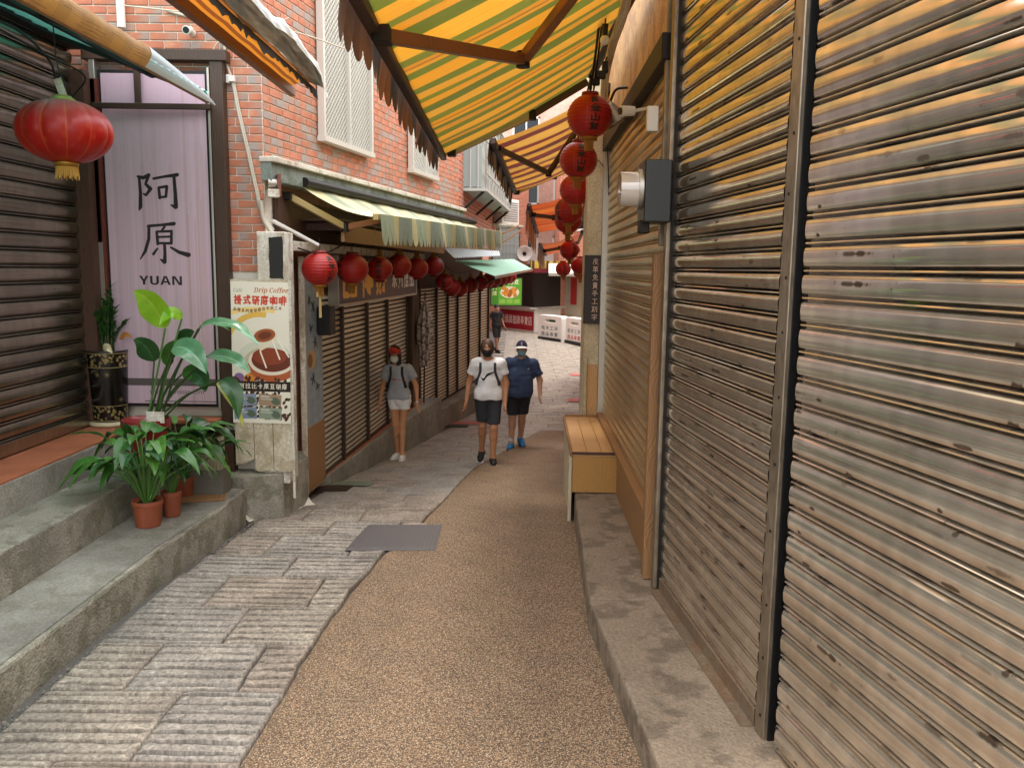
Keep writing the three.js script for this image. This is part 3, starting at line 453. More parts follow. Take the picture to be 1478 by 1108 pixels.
// ---------- brick house at the corner ----------
const FACE_D = 7.47, FA = [-2.2, FACE_D], FB = [-2.2 + Math.tan(12.06 * Math.PI / 180) * 6.15, FACE_D + 6.15];
const brickHouse = thing('brick_house', 'orange brick corner house with white joints above the shop row', 'house');
{
  const t = brickHouse;
  part('wall', block([[-8, FACE_D], [FA[0], FACE_D], [FB[0], FB[1]], [FB[0] - 6, FB[1]]], 2.9, 5.6), M.grout, t);
  part('lower_wall', block([[-8, FACE_D + .002], [FA[0], FACE_D + .002], [-2.25, 8.3], [-8, 8.3]], -.4, 2.9), M.grout, t);
  // camera-side bricks
  const bw = .227, bh = .058, g0 = cubeUV(new RoundedBoxGeometry(bw, bh, .02, 1, .004)); { const p = g0.attributes.position, u = g0.attributes.uv; for (let i = 0; i < p.count; i++) u.setXY(i, p.getX(i) / bw + .5, p.getY(i) / bh + .5); }
  const gh = g0.clone().scale(.48, 1, 1), rest = M.brick.map(() => []);
  const pick = () => { const r = rnd(); return r < .34 ? 0 : r < .55 ? 1 : r < .74 ? 2 : r < .9 ? 3 : 4; };
  let nA = 0, nB = 0;
  for (let r = 0, y = 1.98; y < 5.1; y += .07, r++) for (let c = 0; c < 8; c++) {
    const x = FA[0] - .118 - c * .237 - (r % 2 ? .118 : 0); if (x < -3.9) continue; if (y < 3.42 && x < -2.72) continue; if (y < 2.08 && x > -2.7) continue;
    const k = pick(), half = r % 2 && c === 0; if (nA < 150) { const m = part('brick', g0, M.brick[k], t); m.position.set(x, y, -FACE_D + .002); nA++; if (half) { const h = part('brick', gh, M.brick[pick()], t); h.position.set(FA[0] - .057, y, -FACE_D + .002); nA++; } } else { if (half) rest[k].push(gh.clone().translate(FA[0] - .057, y, -FACE_D + .002)); rest[k].push(g0.clone().translate(x, y, -FACE_D + .002)); }
  }
  const dx = FB[0] - FA[0], dz = -(FB[1] - FA[1]), L = Math.hypot(dx, dz), ang = Math.atan2(-dz, dx), rows = [];
  for (let r = 0, y = 3.1; y < 5.58; y += .07, r++) for (let s = r % 2 ? .12 : .2385; s < L; s += .237) rows.push([s, y, Math.hypot(s + .5, (y - 3.9) * 1.6)]);
  for (let r = 0, y = 3.1; y < 5.58; y += .07, r++) if (r % 2 === 0) { const s = .058; rest[r % 4].push(new THREE.BoxGeometry(bw * .48, bh, .018).rotateY(ang).translate(FA[0] + dx / L * s, y, -FA[1] + dz / L * s)); }
  rows.sort((a, b) => a[2] - b[2]);
  for (const [s, y] of rows) { const k = (y < 3.6 && rnd() < .5 - (y - 3.1)) ? 4 : pick(), X = FA[0] + dx / L * s, Z = -FA[1] + dz / L * s; if (nB < 145) { const m = part('brick', g0, M.brick[k], t); m.position.set(X, y, Z); m.rotation.y = ang; nB++; } else rest[k].push(new THREE.BoxGeometry(bw, bh, .018).rotateY(ang).translate(X, y, Z)); }
  rest.forEach((l, k) => { if (l.length) { const m = part('brickwork', l, M.brick[k], t); m.userData.kind = 'stuff'; } });
  // cornice band over the shops
  const onF = (px, py) => PV(px, py, ...FA, ...FB), cg = new THREE.Group(); cg.name = 'cornice'; t.add(cg); along(cg, ...FA, ...FB, 0);
  const stoneG = std({ map: concreteTex(hex(0x9aa39a), hex(0x6f7a72), hex(0x5c6358), .6), roughness: .8 });
  part('band', bx(L + .04, .16, .1, L / 2, 2.96, .03, .008), stoneG, cg); part('drip_edge', bx(L + .06, .05, .15, L / 2, 3.065, .045, .01), M.whiteDirty, cg);
  // lattice windows
  const latt = (x0, x1, y0, y1) => {
    const w = new THREE.Group(); w.name = 'window'; t.add(w); along(w, ...FA, ...FB, 0); const W = x1 - x0, H = y1 - y0, cx = (x0 + x1) / 2, cy = (y0 + y1) / 2, al = std({ color: 0xcfccc4, roughness: .5, metalness: .3 });
    part('pane', bx(W, H, .02, cx, cy, .03), std({ color: 0xb4b4ac, roughness: .5 }), w);
    const b = [bx(.04, H, .07, x0, cy, .06), bx(.04, H, .07, x1, cy, .06), bx(.025, H, .07, cx, cy, .062), bx(W + .06, .05, .09, cx, y0, .065), bx(W + .06, .04, .08, cx, y1, .06)]; part('frame', b, al, w);
    const l = [], st = .062; for (let a = -H; a < W; a += st) for (const sg of [1, -1]) { let sx0 = a, sy0 = 0, sx1 = a + H, sy1 = H; if (sx0 < 0) { sy0 -= sx0; sx0 = 0; } if (sx1 > W) { sy1 -= sx1 - W; sx1 = W; } if (sx1 - sx0 < .02) continue; const q = (x, y) => V(sg > 0 ? x0 + x : x1 - x, y0 + y, .055 + sg * .004); l.push(bar(q(sx0, sy0), q(sx1, sy1), .009, .006)); }
    const lm = part('lattice', l, al, w);
  };
  const a1 = onF(457, 200), b1 = onF(527, 220); latt(a1.s, b1.s, a1.p.y, 5.45);
  const a2 = onF(587, 246), b2 = onF(623, 258); latt(a2.s, b2.s, a2.p.y, a2.p.y + 1.05);
}
{ // white pipe, camera and conduits on the brick
  const z = -FACE_D + .05;
  solo('drain_pipe', cyl(P(171, -40, FACE_D - .06), P(175, 40, FACE_D - .06), .035, .035, 14), M.white, 'white plastic pipe high on the brick house', 'pipe');
  const c = thing('security_camera', 'white bullet camera with dark lens on the orange brick wall', 'camera'); c.position.copy(P(276, 47, FACE_D - .05));
  part('housing', cyl(V(0, .01, .03), V(.0, -.01, .12), .032, .036, 16), M.white, c); part('lens', cyl(V(0, -.01, .12), V(0, -.012, .128), .026, .026, 14), M.black, c); part('mount', cyl(V(0, 0, -.02), V(0, .01, .04), .03, .022, 14), M.white, c);
  const jb = P(334, 114, FACE_D - .04); solo('junction_box', [bx(.06, .05, .05, jb.x, jb.y, jb.z, .006), bx(.03, .07, .04, jb.x - .03, jb.y, jb.z, .006)], M.white, 'small white junction box on the brick conduit', 'junction box');
  const cd = [[240, 15], [290, 30], [318, 45], [326, 90], [334, 114], [343, 160], [357, 220], [368, 270], [378, 310], [392, 330]].map(([x, y]) => P(x, y, FACE_D - .03));
  solo('conduit', [tube(cd, .012, 60, 8), tube(cd.map((p) => p.clone().add(V(.018, -.01, 0))).slice(4), .009, 40, 6)], M.cableGrey, 'pale grey conduit sagging down the brick wall', 'conduit');
  const cl = [[376, 290], [381, 318], [395, 338], [412, 348]].map(([x, y]) => P(x, y, FACE_D - .06)); solo('conduit', [tube(cl, .02, 24, 8)], M.cableGrey, 'thick bent grey hose at the brick corner', 'conduit');
}
{ // light-box sign YUAN
  const t = thing('light_box_sign', 'tall lilac light box sign with brush characters and YUAN in black', 'sign');
  const D = 7.36, tl = P(141, 105, D), br = P(312, 583, D), bl = P(172, 583, D), x0 = (tl.x + bl.x) / 2, x1 = br.x, y0 = br.y, y1 = tl.y, w = x1 - x0, h = y1 - y0, cx = (x0 + x1) / 2, cy = (y0 + y1) / 2;
  const cn = canvas(512, 1664, (c, W, H) => {
    const n = (i, k) => { const q = Math.sin(i * 12.9898 + k * 78.233) * 43758.5453; return q - Math.floor(q); };
    c.fillStyle = '#c3a9b8'; c.fillRect(0, 0, W, H);
    for (let i = 0; i < 120; i++) { c.fillStyle = i % 3 ? 'rgba(215,190,205,.10)' : 'rgba(140,112,120,.07)'; c.fillRect(n(i, 1) * W, n(i, 2) * H * .4, 4 + n(i, 3) * 26, H); }
    for (let i = 0; i < 14; i++) { c.fillStyle = 'rgba(150,105,80,.10)'; c.fillRect(W * (.74 + .2 * n(i, 5)), n(i, 6) * H * .5, 3 + n(i, 7) * 10, H); }
    c.fillStyle = '#14100f'; const X = (px) => (px - 150) / 150 * W, k = W / 150;
    // 阿 then 原 in brush strokes (units: photo pixels)
    const A = (pts, oy) => brush(c, pts.map(([x, y, w]) => [x, y, w * 1.25]), k, X(195), (oy - 105) / 478 * H);
    A([[2, 6, 1.4], [10, 8, 2.2], [18, 4, 2.2], [13, 17, 1.6], [20, 24, 2.2], [13, 33, 1.6], [9, 31, .8]], 243); A([[4, 8, 1.6], [5, 30, 1.9], [4, 50, 2.3], [2, 55, .8]], 243);
    A([[25, 9, 1.6], [40, 6, 1.6], [60, 3, 2.3]], 243); A([[32, 22, 1.6], [33, 37, 1.8]], 243); A([[32, 22, 1.6], [44, 20, 1.8], [42, 35, 1.6], [33, 36, 1.4]], 243); A([[55, 6, 1.8], [56, 30, 2.1], [56, 50, 2.6], [49, 47, .8]], 243);
    A([[14, 5, 1.8], [34, 3, 1.6], [52, 1, 2.3]], 315); A([[15, 5, 1.8], [14, 24, 1.9], [8, 42, 2], [0, 54, .7]], 315); A([[38, 6, 1.6], [33, 12, 1.3]], 315); A([[26, 13, 1.5], [27, 31, 1.8]], 315); A([[26, 13, 1.4], [48, 12, 1.7], [47, 30, 1.7], [27, 30, 1.4]], 315); A([[28, 21, 1.3], [46, 20, 1.4]], 315); A([[37, 31, 1.7], [37, 46, 1.9], [36, 58, 2.4], [30, 54, .8]], 315); A([[26, 38, 1.2], [20, 46, 1.8]], 315); A([[46, 36, 1.2], [58, 43, 2], [72, 47, 2.8]], 315);
    c.save(); c.translate(X(192), (405 - 105) / 478 * H); c.scale(1.32, 1); c.font = 'bold 62px sans-serif'; c.fillText('YUAN', 0, 0); c.restore();
    c.fillStyle = '#57504f'; c.fillRect(0, (545 - 105) / 478 * H, W, (556 - 545) / 478 * H); c.fillStyle = '#3d3637'; c.font = '31px sans-serif'; c.fillText('www.yuansoap.com', X(200), (568 - 105) / 478 * H); c.fillRect(X(192), (579 - 105) / 478 * H, W, 4);
  });
  const bm = std({ map: rep(woodTex(0x332319, 0x4c3627), 2), roughness: .5 });
  part('case', bx(w + .06, h + .06, .07, cx, cy, -D - .045, .005), M.black, t);
  const f = part('face', new THREE.PlaneGeometry(w, h), std({ map: cn, roughness: .35 }), t); f.position.set(cx, cy, -D);
  part('frame', [bx(.05, h + .3, .1, x0 - .06, cy, -D - .02, .006)], M.alu, t); part('frame', [bx(.11, h + .34, .1, x1 + .105, cy, -D - .03, .006)], bm, t); part('trim', bx(.02, h + .1, .03, x1 + .035, cy, -D + .01, .004), M.alu, t);
  part('top_rail', bx(w + .34, .09, .12, cx + .03, y1 + .15, -D - .02, .006), bm, t);
  const cb = P(215, 152, D - .08).y; part('cross_bar', bx(w + .12, .045, .04, cx, cb, -D + .045, .004), M.brownMetal, t); part('stay', bx(.05, y1 + .1 - cb, .03, x0 + .33, (y1 + .1 + cb) / 2, -D + .04, .004), M.brownMetal, t);
  part('sill', bx(.42, .035, .22, x1 - .16, y0 - .14, -D + .03, .004), M.terracotta, t); part('under_sill', bx(.42, .06, .2, x1 - .16, y0 - .19, -D + .02, .004), M.woodDark, t);
  part('base', bx(w + .3, y0 - .25 - .2, .1, cx, (y0 - .25 + .2) / 2, -D - .03), M.woodDark, t); part('base_board', bx(.3, .4, .02, x1 - .08, .42, -D + .03, .004), M.woodPale, t);
}
{ // coffee poster on boards, corner post, plinth
  const D = 7.30, tl = P(331, 406, D), br = P(424, 611, D), x0 = tl.x, x1 = (P(413, 406, D).x + br.x) / 2, y1 = tl.y, y0 = br.y, w = x1 - x0, h = y1 - y0;
  const cn = canvas(512, 1152, (c, W, H) => {
    c.fillStyle = '#e9e4d2'; c.fillRect(0, 0, W, H);
    c.strokeStyle = '#e2b650'; c.lineWidth = 46; c.beginPath(); c.ellipse(250, 560, 300, 300, 0, 3.3, 4.9); c.stroke(); c.strokeStyle = '#efd38a'; c.lineWidth = 40; c.beginPath(); c.ellipse(230, 330, 330, 110, 0, 3.2, 5.2); c.stroke();
    c.fillStyle = '#b2602c'; c.font = 'italic bold 52px serif'; c.fillText('Drip Coffee', 200, 84); c.fillStyle = '#8f8a80'; c.font = 'italic 40px serif'; c.fillText('Cafe', 20, 84);
    '掛式研磨咖啡'.split('').forEach((g, i) => glyph(c, g, 30 + i * 78, 110, 64, 74, 12, '#c8402a')); c.fillStyle = '#8a5a40'; for (let i = 0; i < 12; i++) glyph(c, '品得系列產研磨店字刻工手'[i], 20 + i * 36, 206 + 14 * Math.sin(i * .5), 28, 30, 4, '#7a5236');
    const ell = (x, y, a, b, col, rt = 0) => { c.fillStyle = col; c.beginPath(); c.ellipse(x, y, a, b, rt, 0, 6.3); c.fill(); };
    ell(290, 620, 240, 150, '#d8d9c6'); ell(330, 660, 230, 140, '#c8b9a0'); ell(350, 690, 215, 118, '#b25a2e'); ell(345, 640, 200, 115, '#e8dcc8'); ell(350, 630, 178, 96, '#6a2c18'); ell(330, 600, 150, 70, '#8b3d20');
    c.fillStyle = '#e6dbc0'; c.beginPath(); c.moveTo(180, 400); c.lineTo(360, 360); c.lineTo(420, 470); c.lineTo(250, 560); c.fill(); ell(290, 430, 96, 52, '#a0532a', -.2); ell(292, 430, 60, 30, '#6f3418', -.2); c.strokeStyle = '#f0ead8'; c.lineWidth = 14; for (const q of [[250, 560, 300, 690], [360, 470, 420, 620], [400, 450, 500, 600]]) { c.beginPath(); c.moveTo(q[0], q[1]); c.lineTo(q[2], q[3]); c.stroke(); }
    ell(60, 780, 46, 40, '#8a6aa0'); ell(150, 790, 50, 44, '#d8842e');
    c.fillStyle = '#241612'; c.fillRect(0, 806, W, 84); for (let i = 0; i < 130; i++) { const q = Math.sin(i * 127.1) * 43758.5; const a = q - Math.floor(q), q2 = Math.sin(i * 311.7) * 43758.5, b = q2 - Math.floor(q2); ell(a * W, 780 + b * 340, 17, 12, i % 3 ? '#3a2118' : '#5a3424', a * 6); }
    c.fillStyle = 'rgba(28,17,14,.9)'; c.fillRect(0, 814, W, 66); '阿拉比卡原豆研磨'.split('').forEach((g, i) => glyph(c, g, 60 + i * 54, 824, 44, 46, 6, '#e8e0d0'));
    const cd = ['#8e97b0', '#a58a70', '#7f8fa8', '#8d9a86']; for (let i = 0; i < 4; i++) { c.save(); c.translate(110 + (i % 2) * 220, 960 + Math.floor(i / 2) * 110); c.rotate(-.05 + .1 * (i % 2)); c.fillStyle = cd[i]; c.fillRect(-100, -48, 200, 96); c.fillStyle = '#5a6a58'; c.beginPath(); c.ellipse(50, 6, 42, 30, .3, 0, 7); c.fill(); c.fillStyle = '#c9c6ba'; c.fillRect(-86, -34, 80, 14); c.fillRect(-86, -10, 110, 8); c.restore(); }
  });
  const t = thing('coffee_poster', 'weathered coffee poster with red characters and a coffee cup, on pale boards', 'poster');
  const wear = concreteTex(hex(0xffffff), hex(0xe6dcc6), hex(0xb39b74), .5);
  const f = part('sheet', new THREE.PlaneGeometry(w, h), std({ map: cn, roughness: .45 }), t); f.position.set((x0 + x1) / 2, (y0 + y1) / 2, -D + .004); f.rotation.z = -.012;
  const bw = w / 3; for (let i = 0; i < 3; i++) { const s = new THREE.Shape(), bx0 = x0 + i * bw + .003, bx1 = x0 + (i + 1) * bw - .003, yb = .3; s.moveTo(bx0, y1 + .02); s.lineTo(bx1, y1 + .02); for (let k = 0; k <= 5; k++) s.lineTo(lerp(bx1, bx0, k / 5), yb + (i === 0 ? .1 - k * .01 : .0) + .03 * vn(k * 1.3 + i * 9, 4, 256, 256)); const g = cubeUV(new THREE.ExtrudeGeometry(s, { depth: .016, bevelEnabled: false })); g.translate(0, 0, -D - .02); part('board', g, M.boards || (M.boards = std({ map: concreteTex(hex(0xd9d0bc), hex(0xbfb39a), hex(0x9c8b6c), .5), roughness: .8 })), t); }
  part('edge_strip', bx(.022, 1.95, .03, x1 + .012, y1 - .96, -D + .0, .004), M.whiteDirty, t);
  const p = thing('corner_post', 'whitewashed corner post with a black painted patch beside the coffee poster', 'post');
  part('shaft', block([[-2.24, 7.34], [-2.0, 7.34], [-2.0, 7.62], [-2.24, 7.62]], .2, 2.44, .01), M.whiteDirty, p);
  const pc = P(398, 373, 7.335); part('black_patch', sheet(6, 10, (u, v) => { const e = .008 * (vn(v * 9, u > .5 ? 3 : 8, 256, 256) - .5); return [pc.x + (u - .5) * .12 + e, pc.y + (v - .5) * .36 + .012 * vn(u * 5, v * 2, 256, 256), -7.336, u, v]; }), M.black, p);
  const q = thing('plinth', 'grey cement plinth with chipped foot under the coffee poster', 'plinth');
  part('block', block([[-2.37, 7.17], [-2.06, 7.32], [-2.0, 8.0], [-2.12, 8.25], [-2.7, 8.25], [-2.7, 7.17]], -.4, .29, .012), M.concreteOld, q);
  part('cement_foot', sheet(16, 4, (u, v) => { const a = V(-2.37, 0, -7.16).lerp(V(-2.0, 0, -8.0), u), n = V(.9, 0, .4).normalize(), o = (1 - v) * (.07 + .06 * vn(u * 7, 2, 256, 256)); const d = -a.z - n.z * o; return [a.x + n.x * o - .02, G(d) + .004 + .1 * v * v, -d, u, v]; }), M.whiteDirty, q);
}
// ---------- shop row down the left side ----------
const RA = [-2.1 + (7.75 - 9.1) * .0759, 7.75], RB = [-1.69, 14.5], RC = [-.79, 19.6], onR = (px, py, far) => far ? PV(px, py, ...RB, ...RC) : PV(px, py, ...RA, ...RB);
const SILL = -.17, SILL2 = -.46;
{
  const t = thing('shop_row', 'row of shop houses with brown shutters below the orange brick house', 'house');
  part('wall', block([[RA[0] - .06, RA[1]], [RB[0] - .06, RB[1]], [RC[0] - .06, RC[1]], [RC[0] - 5, RC[1]], [-8, RA[1]]], -1.2, 2.92), M.plasterPink, t);
  part('ledge', block([[RA[0], 8.9], [rowX(9.2) + .04, 9.2], ...[10.4, 11.6, 13].map((d) => [rowX(d) + pw(ledgeOff, d), d]), [RB[0] + .42, RB[1] + .35], [RB[0] - .2, RB[1] + .35], [RA[0] - .2, 8.6]], -1.1, SILL - .012, .015), M.concrete, t);
  part('ledge', block([[RB[0] + .3, RB[1] + .37], [RC[0] + .45, RC[1]], [RC[0] - .4, RC[1]], [RB[0] - .2, RB[1] + .37]], -1.4, SILL2 - .01, .015), M.concrete, t);
  part('tiled_sill', block([[RA[0], 8.95], [rowX(9.2) + .03, 9.2], [RB[0] + .13, RB[1]], [RB[0] - .1, RB[1]], [RA[0] - .1, 8.8]], SILL - .03, SILL, .004), M.terracotta, t);
  const beam = new THREE.Group(); beam.name = 'beam'; t.add(beam); const L = along(beam, ...RA, ...RB, 0);
  part('lintel', bx(L, .09, .2, L / 2, 2.33, .06, .008), M.whiteDirty, beam); part('lintel_board', bx(L, .4, .05, L / 2, 2.58, .02), M.woodDark, beam);
  part('fascia', bx(L - .5, .17, .04, L / 2 + .35, 2.47, .47, .006), M.woodBrown, beam); part('soffit', bar(V(.6, 2.6, .25), V(L + .1, 2.6, .25), .45, .02), M.woodDark, beam);
  const bm2 = new THREE.Group(); bm2.name = 'beam'; t.add(bm2); const L2 = along(bm2, ...RB, ...RC, 0); part('lintel_board', bx(L2, 1.1, .06, L2 / 2, 2.34, .03), M.woodDark, bm2); part('fascia', bx(L2, .14, .04, L2 / 2, 2.5, .42, .006), M.woodBrown, bm2);
  for (let i = 0; i < 6; i++) part('joist', bx(.05, .07, .5, .8 + i * 1.05, 2.54, .24), M.woodDark, beam);
}
const PROF_ROW = [[0, -.012], [.02, .008], [.2, .014], [.4, .014], [.6, .009], [.63, -.012], [1, -.012]];
function bay(x0, x1, far, y0, y1, label) {
  const a = onR(x0, 600, far), b = onR(x1, 600, far), t = thing('roller_shutter', label, 'roller shutter', 'brown shutters along the shop row');
  along(t, ...(far ? [...RB, ...RC] : [...RA, ...RB]), 0); const s0 = a.s + .035, s1 = b.s - .035;
  slats(t, s0, s1, y0, y1, .062, M.steelRow, PROF_ROW, 2, 0, 3);
  part('backing', bx(s1 - s0 + .06, y1 - y0, .02, (s0 + s1) / 2, (y0 + y1) / 2, -.014), M.darkMetal, t);
  part('post', bx(.06, y1 - y0 + .04, .06, s1 + .035, (y0 + y1) / 2, .02, .006), M.brownMetal, t);
  part('bottom_rail', bx(s1 - s0, .05, .03, (s0 + s1) / 2, y0 - .005, .01, .004), M.brownMetal, t);
}
const near1 = [459, 492, 528, 557, 586];
for (let i = 0; i < 4; i++) bay(near1[i], near1[i + 1], false, SILL + .03, 1.8, 'brown slatted shutter under the dark sign with gold characters');
const far1 = [606, 628, 644, 658, 674, 690, 702];
for (let i = 0; i < 6; i++) bay(far1[i], far1[i + 1], true, SILL2 + .03, 1.75, 'pale brown slatted shutter past the doorway shade panel of shop row');
{ // dark panel stands in for the shade inside a doorway; parasol leans beside
  const t = thing('doorway_shade_panel', 'narrow dark panel standing for doorway shade between the two sets of brown shutters', 'added_door'); const a = onR(587, 500), b = onR(605, 500);
  along(t, ...RA, ...RB, SILL); const dr = part('added_door', bx(b.s - a.s - .02, 2.2, .03, (a.s + b.s) / 2, 1.1, .0, .004), M.woodDark, t); part('added_handle', bx(.03, .16, .04, a.s + .14, 1.05, .03, .008), M.alu, dr); part('jamb', bx(.09, 2.35, .12, a.s - .0, 1.17, .05, .006), M.woodDark, t);  // dark panel colour is the doorway shade; the pull on it is added
  const m = thing('parasol', 'folded pale patterned parasol leaning by the doorway shade panel', 'parasol'); const p0 = onR(595, 560).p, p1 = onR(601, 430).p; p0.x += .2; p1.x += .15; p0.y = SILL;
  const ax = p1.clone().sub(p0), q = new THREE.Quaternion().setFromUnitVectors(V(0, 1, 0), ax.clone().normalize()); m.position.copy(p0); m.quaternion.copy(q); const H = ax.length();
  part('pole', cyl(V(0, 0, 0), V(0, H * 1.05, 0), .012), M.darkMetal, m); part('cloth', sheet(36, 10, (u, v) => { const a = u * 6.283, r = (.03 + .10 * Math.sin(Math.min(1, v * 1.25) * 2.6)) * (1 + .25 * Math.sin(a * 8)); return [Math.cos(a) * r, H * (.35 + .62 * (1 - v)), Math.sin(a) * r, u * 4, v * 4]; }), std({ map: tex(128, 128, (u, v) => mixc(hex(0x6b5a55), hex(0xb3a49c), sstep(.45, .6, fbm(u, v, 8, 8, 3)))), roughness: .9 }), m);
}
{ // painted panel with doodles beside the corner
  const t = thing('painted_wall', 'blue grey painted panel with black doodles and wood patch beside the shutters', 'panel'); along(t, ...RA, ...RB, 0);
  const s0 = onR(431, 500).s, s1 = onR(457, 500).s, y0 = SILL - .03, y1 = 2.24;
  const cn = canvas(256, 1024, (c, W, H) => { c.fillStyle = '#8b97a0'; c.fillRect(0, 0, W, H); for (let i = 0; i < 60; i++) { c.fillStyle = i % 2 ? 'rgba(190,200,205,.12)' : 'rgba(60,66,72,.08)'; c.fillRect((i * 53) % W, (i * 131) % H, 60, 30 + i); } c.strokeStyle = '#1f2428'; c.lineWidth = 5; const sq = (x, y, s) => { c.beginPath(); for (let k = 0; k < 14; k++) { const a = k * 2.3 + x; c.lineTo(x + Math.cos(a) * s * (.4 + (k % 3) * .3), y + Math.sin(a * 1.3) * s); } c.stroke(); }; sq(70, 260, 26); sq(130, 300, 30); sq(90, 430, 34); sq(150, 520, 36); sq(110, 740, 40); sq(170, 800, 36); c.strokeStyle = '#c9b47c'; sq(140, 170, 26); c.fillStyle = '#b99366'; c.beginPath(); c.ellipse(90, 620, 62, 58, 0, 0, 7); c.fill(); c.fillStyle = '#7b5533'; c.beginPath(); c.ellipse(70, 625, 36, 42, 0, 0, 7); c.fill(); });
  const f = part('sheet', new THREE.PlaneGeometry(s1 - s0, y1 - .5), std({ map: cn, roughness: .6 }), t); f.position.set((s0 + s1) / 2, (y1 + .5) / 2, .062);
  part('backboard', bx(s1 - s0, y1 - y0, .05, (s0 + s1) / 2, (y0 + y1) / 2, .03, .004), M.woodPale, t);
  part('wood_patch', bx(s1 - s0 - .02, .66, .02, (s0 + s1) / 2, .17, .066, .003), M.woodBrown, t); part('edge', bx(.04, y1 - y0, .05, s0 - .02, (y0 + y1) / 2, .05, .005), M.whiteDirty, t);
  const b = thing('wall_lamp', 'black box lamp hanging on the blue grey painted panel', 'lamp'); b.position.copy(PV(451, 462, ...RA, ...RB).p); b.rotation.y = t.rotation.y; part('box', bx(.2, .3, .14, 0, 0, .15, .01), M.black, b); part('arm', bx(.03, .03, .1, 0, .1, .06), M.darkMetal, b);
}
{ // sign board over the shutters
  const t = thing('shop_sign', 'dark sign board with gold and white characters above the brown shutters', 'sign'); along(t, ...RA, ...RB, 0); const s0 = onR(472, 440).s, s1 = onR(590, 420).s, W = s1 - s0, y0 = 1.71, H = .56;
  const cn = canvas(1536, 200, (c, w, h) => { c.fillStyle = '#1a1b3e'; c.fillRect(0, 0, w, h); '品得好'.split('').forEach((g, i) => glyph(c, g, 70 + i * 270, 22, 200, 156, 30, '#f0b436')); '系列產品'.split('').forEach((g, i) => glyph(c, g, 930 + i * 145, 46, 110, 112, 18, '#e4dfe6')); });
  part('box', bx(W, H, .1, (s0 + s1) / 2, y0 + H / 2, .07, .006), M.woodDark, t); const f = part('face', new THREE.PlaneGeometry(W - .04, H - .04), std({ map: cn, roughness: .4 }), t); f.position.set((s0 + s1) / 2, y0 + H / 2, .122);
  part('frame', [bx(W, .03, .12, (s0 + s1) / 2, y0, .075, .004), bx(.03, H, .12, s0, y0 + H / 2, .075), bx(.03, H, .12, s1, y0 + H / 2, .075)], M.alu, t);
}
// ---------- lanterns ----------
const lanternTex = canvas(512, 256, (c, W, H) => { c.fillStyle = '#b3130d'; c.fillRect(0, 0, W, H); c.fillStyle = 'rgba(230,110,50,.35)'; for (let k = 0; k < 8; k++) c.fillRect(k * 64 + 31, 10, 3, H - 20); for (const o of [130, 386]) '黃金山城'.split('').forEach((g, i) => glyph(c, g, o - 20, 36 + i * 46, 38, 40, 6, '#1a0a08')); });
lanternTex.wrapS = THREE.RepeatWrapping;
const lanM = phy({ map: lanternTex, roughness: .5, transmission: .3, thickness: 0 });
function lantern(label, group, R = .165, squash = .88) {
  const t = thing('red_lantern', label, 'lantern', group), N = 44;
  part('body', sheet(44, N, (u, v) => { const a = u * 6.2832, th = lerp(-1.2, 1.2, v), rb = 1 + .018 * Math.cos(v * 13 * 6.283), r = R * Math.cos(th) * rb + .004; return [Math.cos(a) * r, R * squash * Math.sin(th) / Math.sin(1.2) * 1, Math.sin(a) * r, u, v]; }), lanM, t);
  const gold = M.lgold || (M.lgold = std({ color: 0xa9762c, metalness: .4, roughness: .5 })), h = R * squash;
  part('cap', lathe([[0, h + .028], [R * .38, h + .028], [R * .4, h - .006], [0, h - .006]], 18), M.lcap || (M.lcap = std({ color: 0x7a1a12, roughness: .6 })), t);
  part('bottom_ring', lathe([[0, -h + .006], [R * .4, -h + .006], [R * .38, -h - .028], [0, -h - .028]], 18), gold, t);
  const fr = []; for (let k = 0; k < 16; k++) { const a = k / 16 * 6.283, r = R * .2; fr.push(cyl(V(r * Math.cos(a), -h - .02, r * Math.sin(a)), V(r * .9 * Math.cos(a), -h - .11, r * .9 * Math.sin(a)), .006, .004, 4)); }
  part('tassel', fr, gold, t); part('hook', tube([V(0, h + .02, 0), V(.012, h + .07, 0), V(0, h + .14, 0)], .004, 8, 5), M.cable, t);
  return t;
}
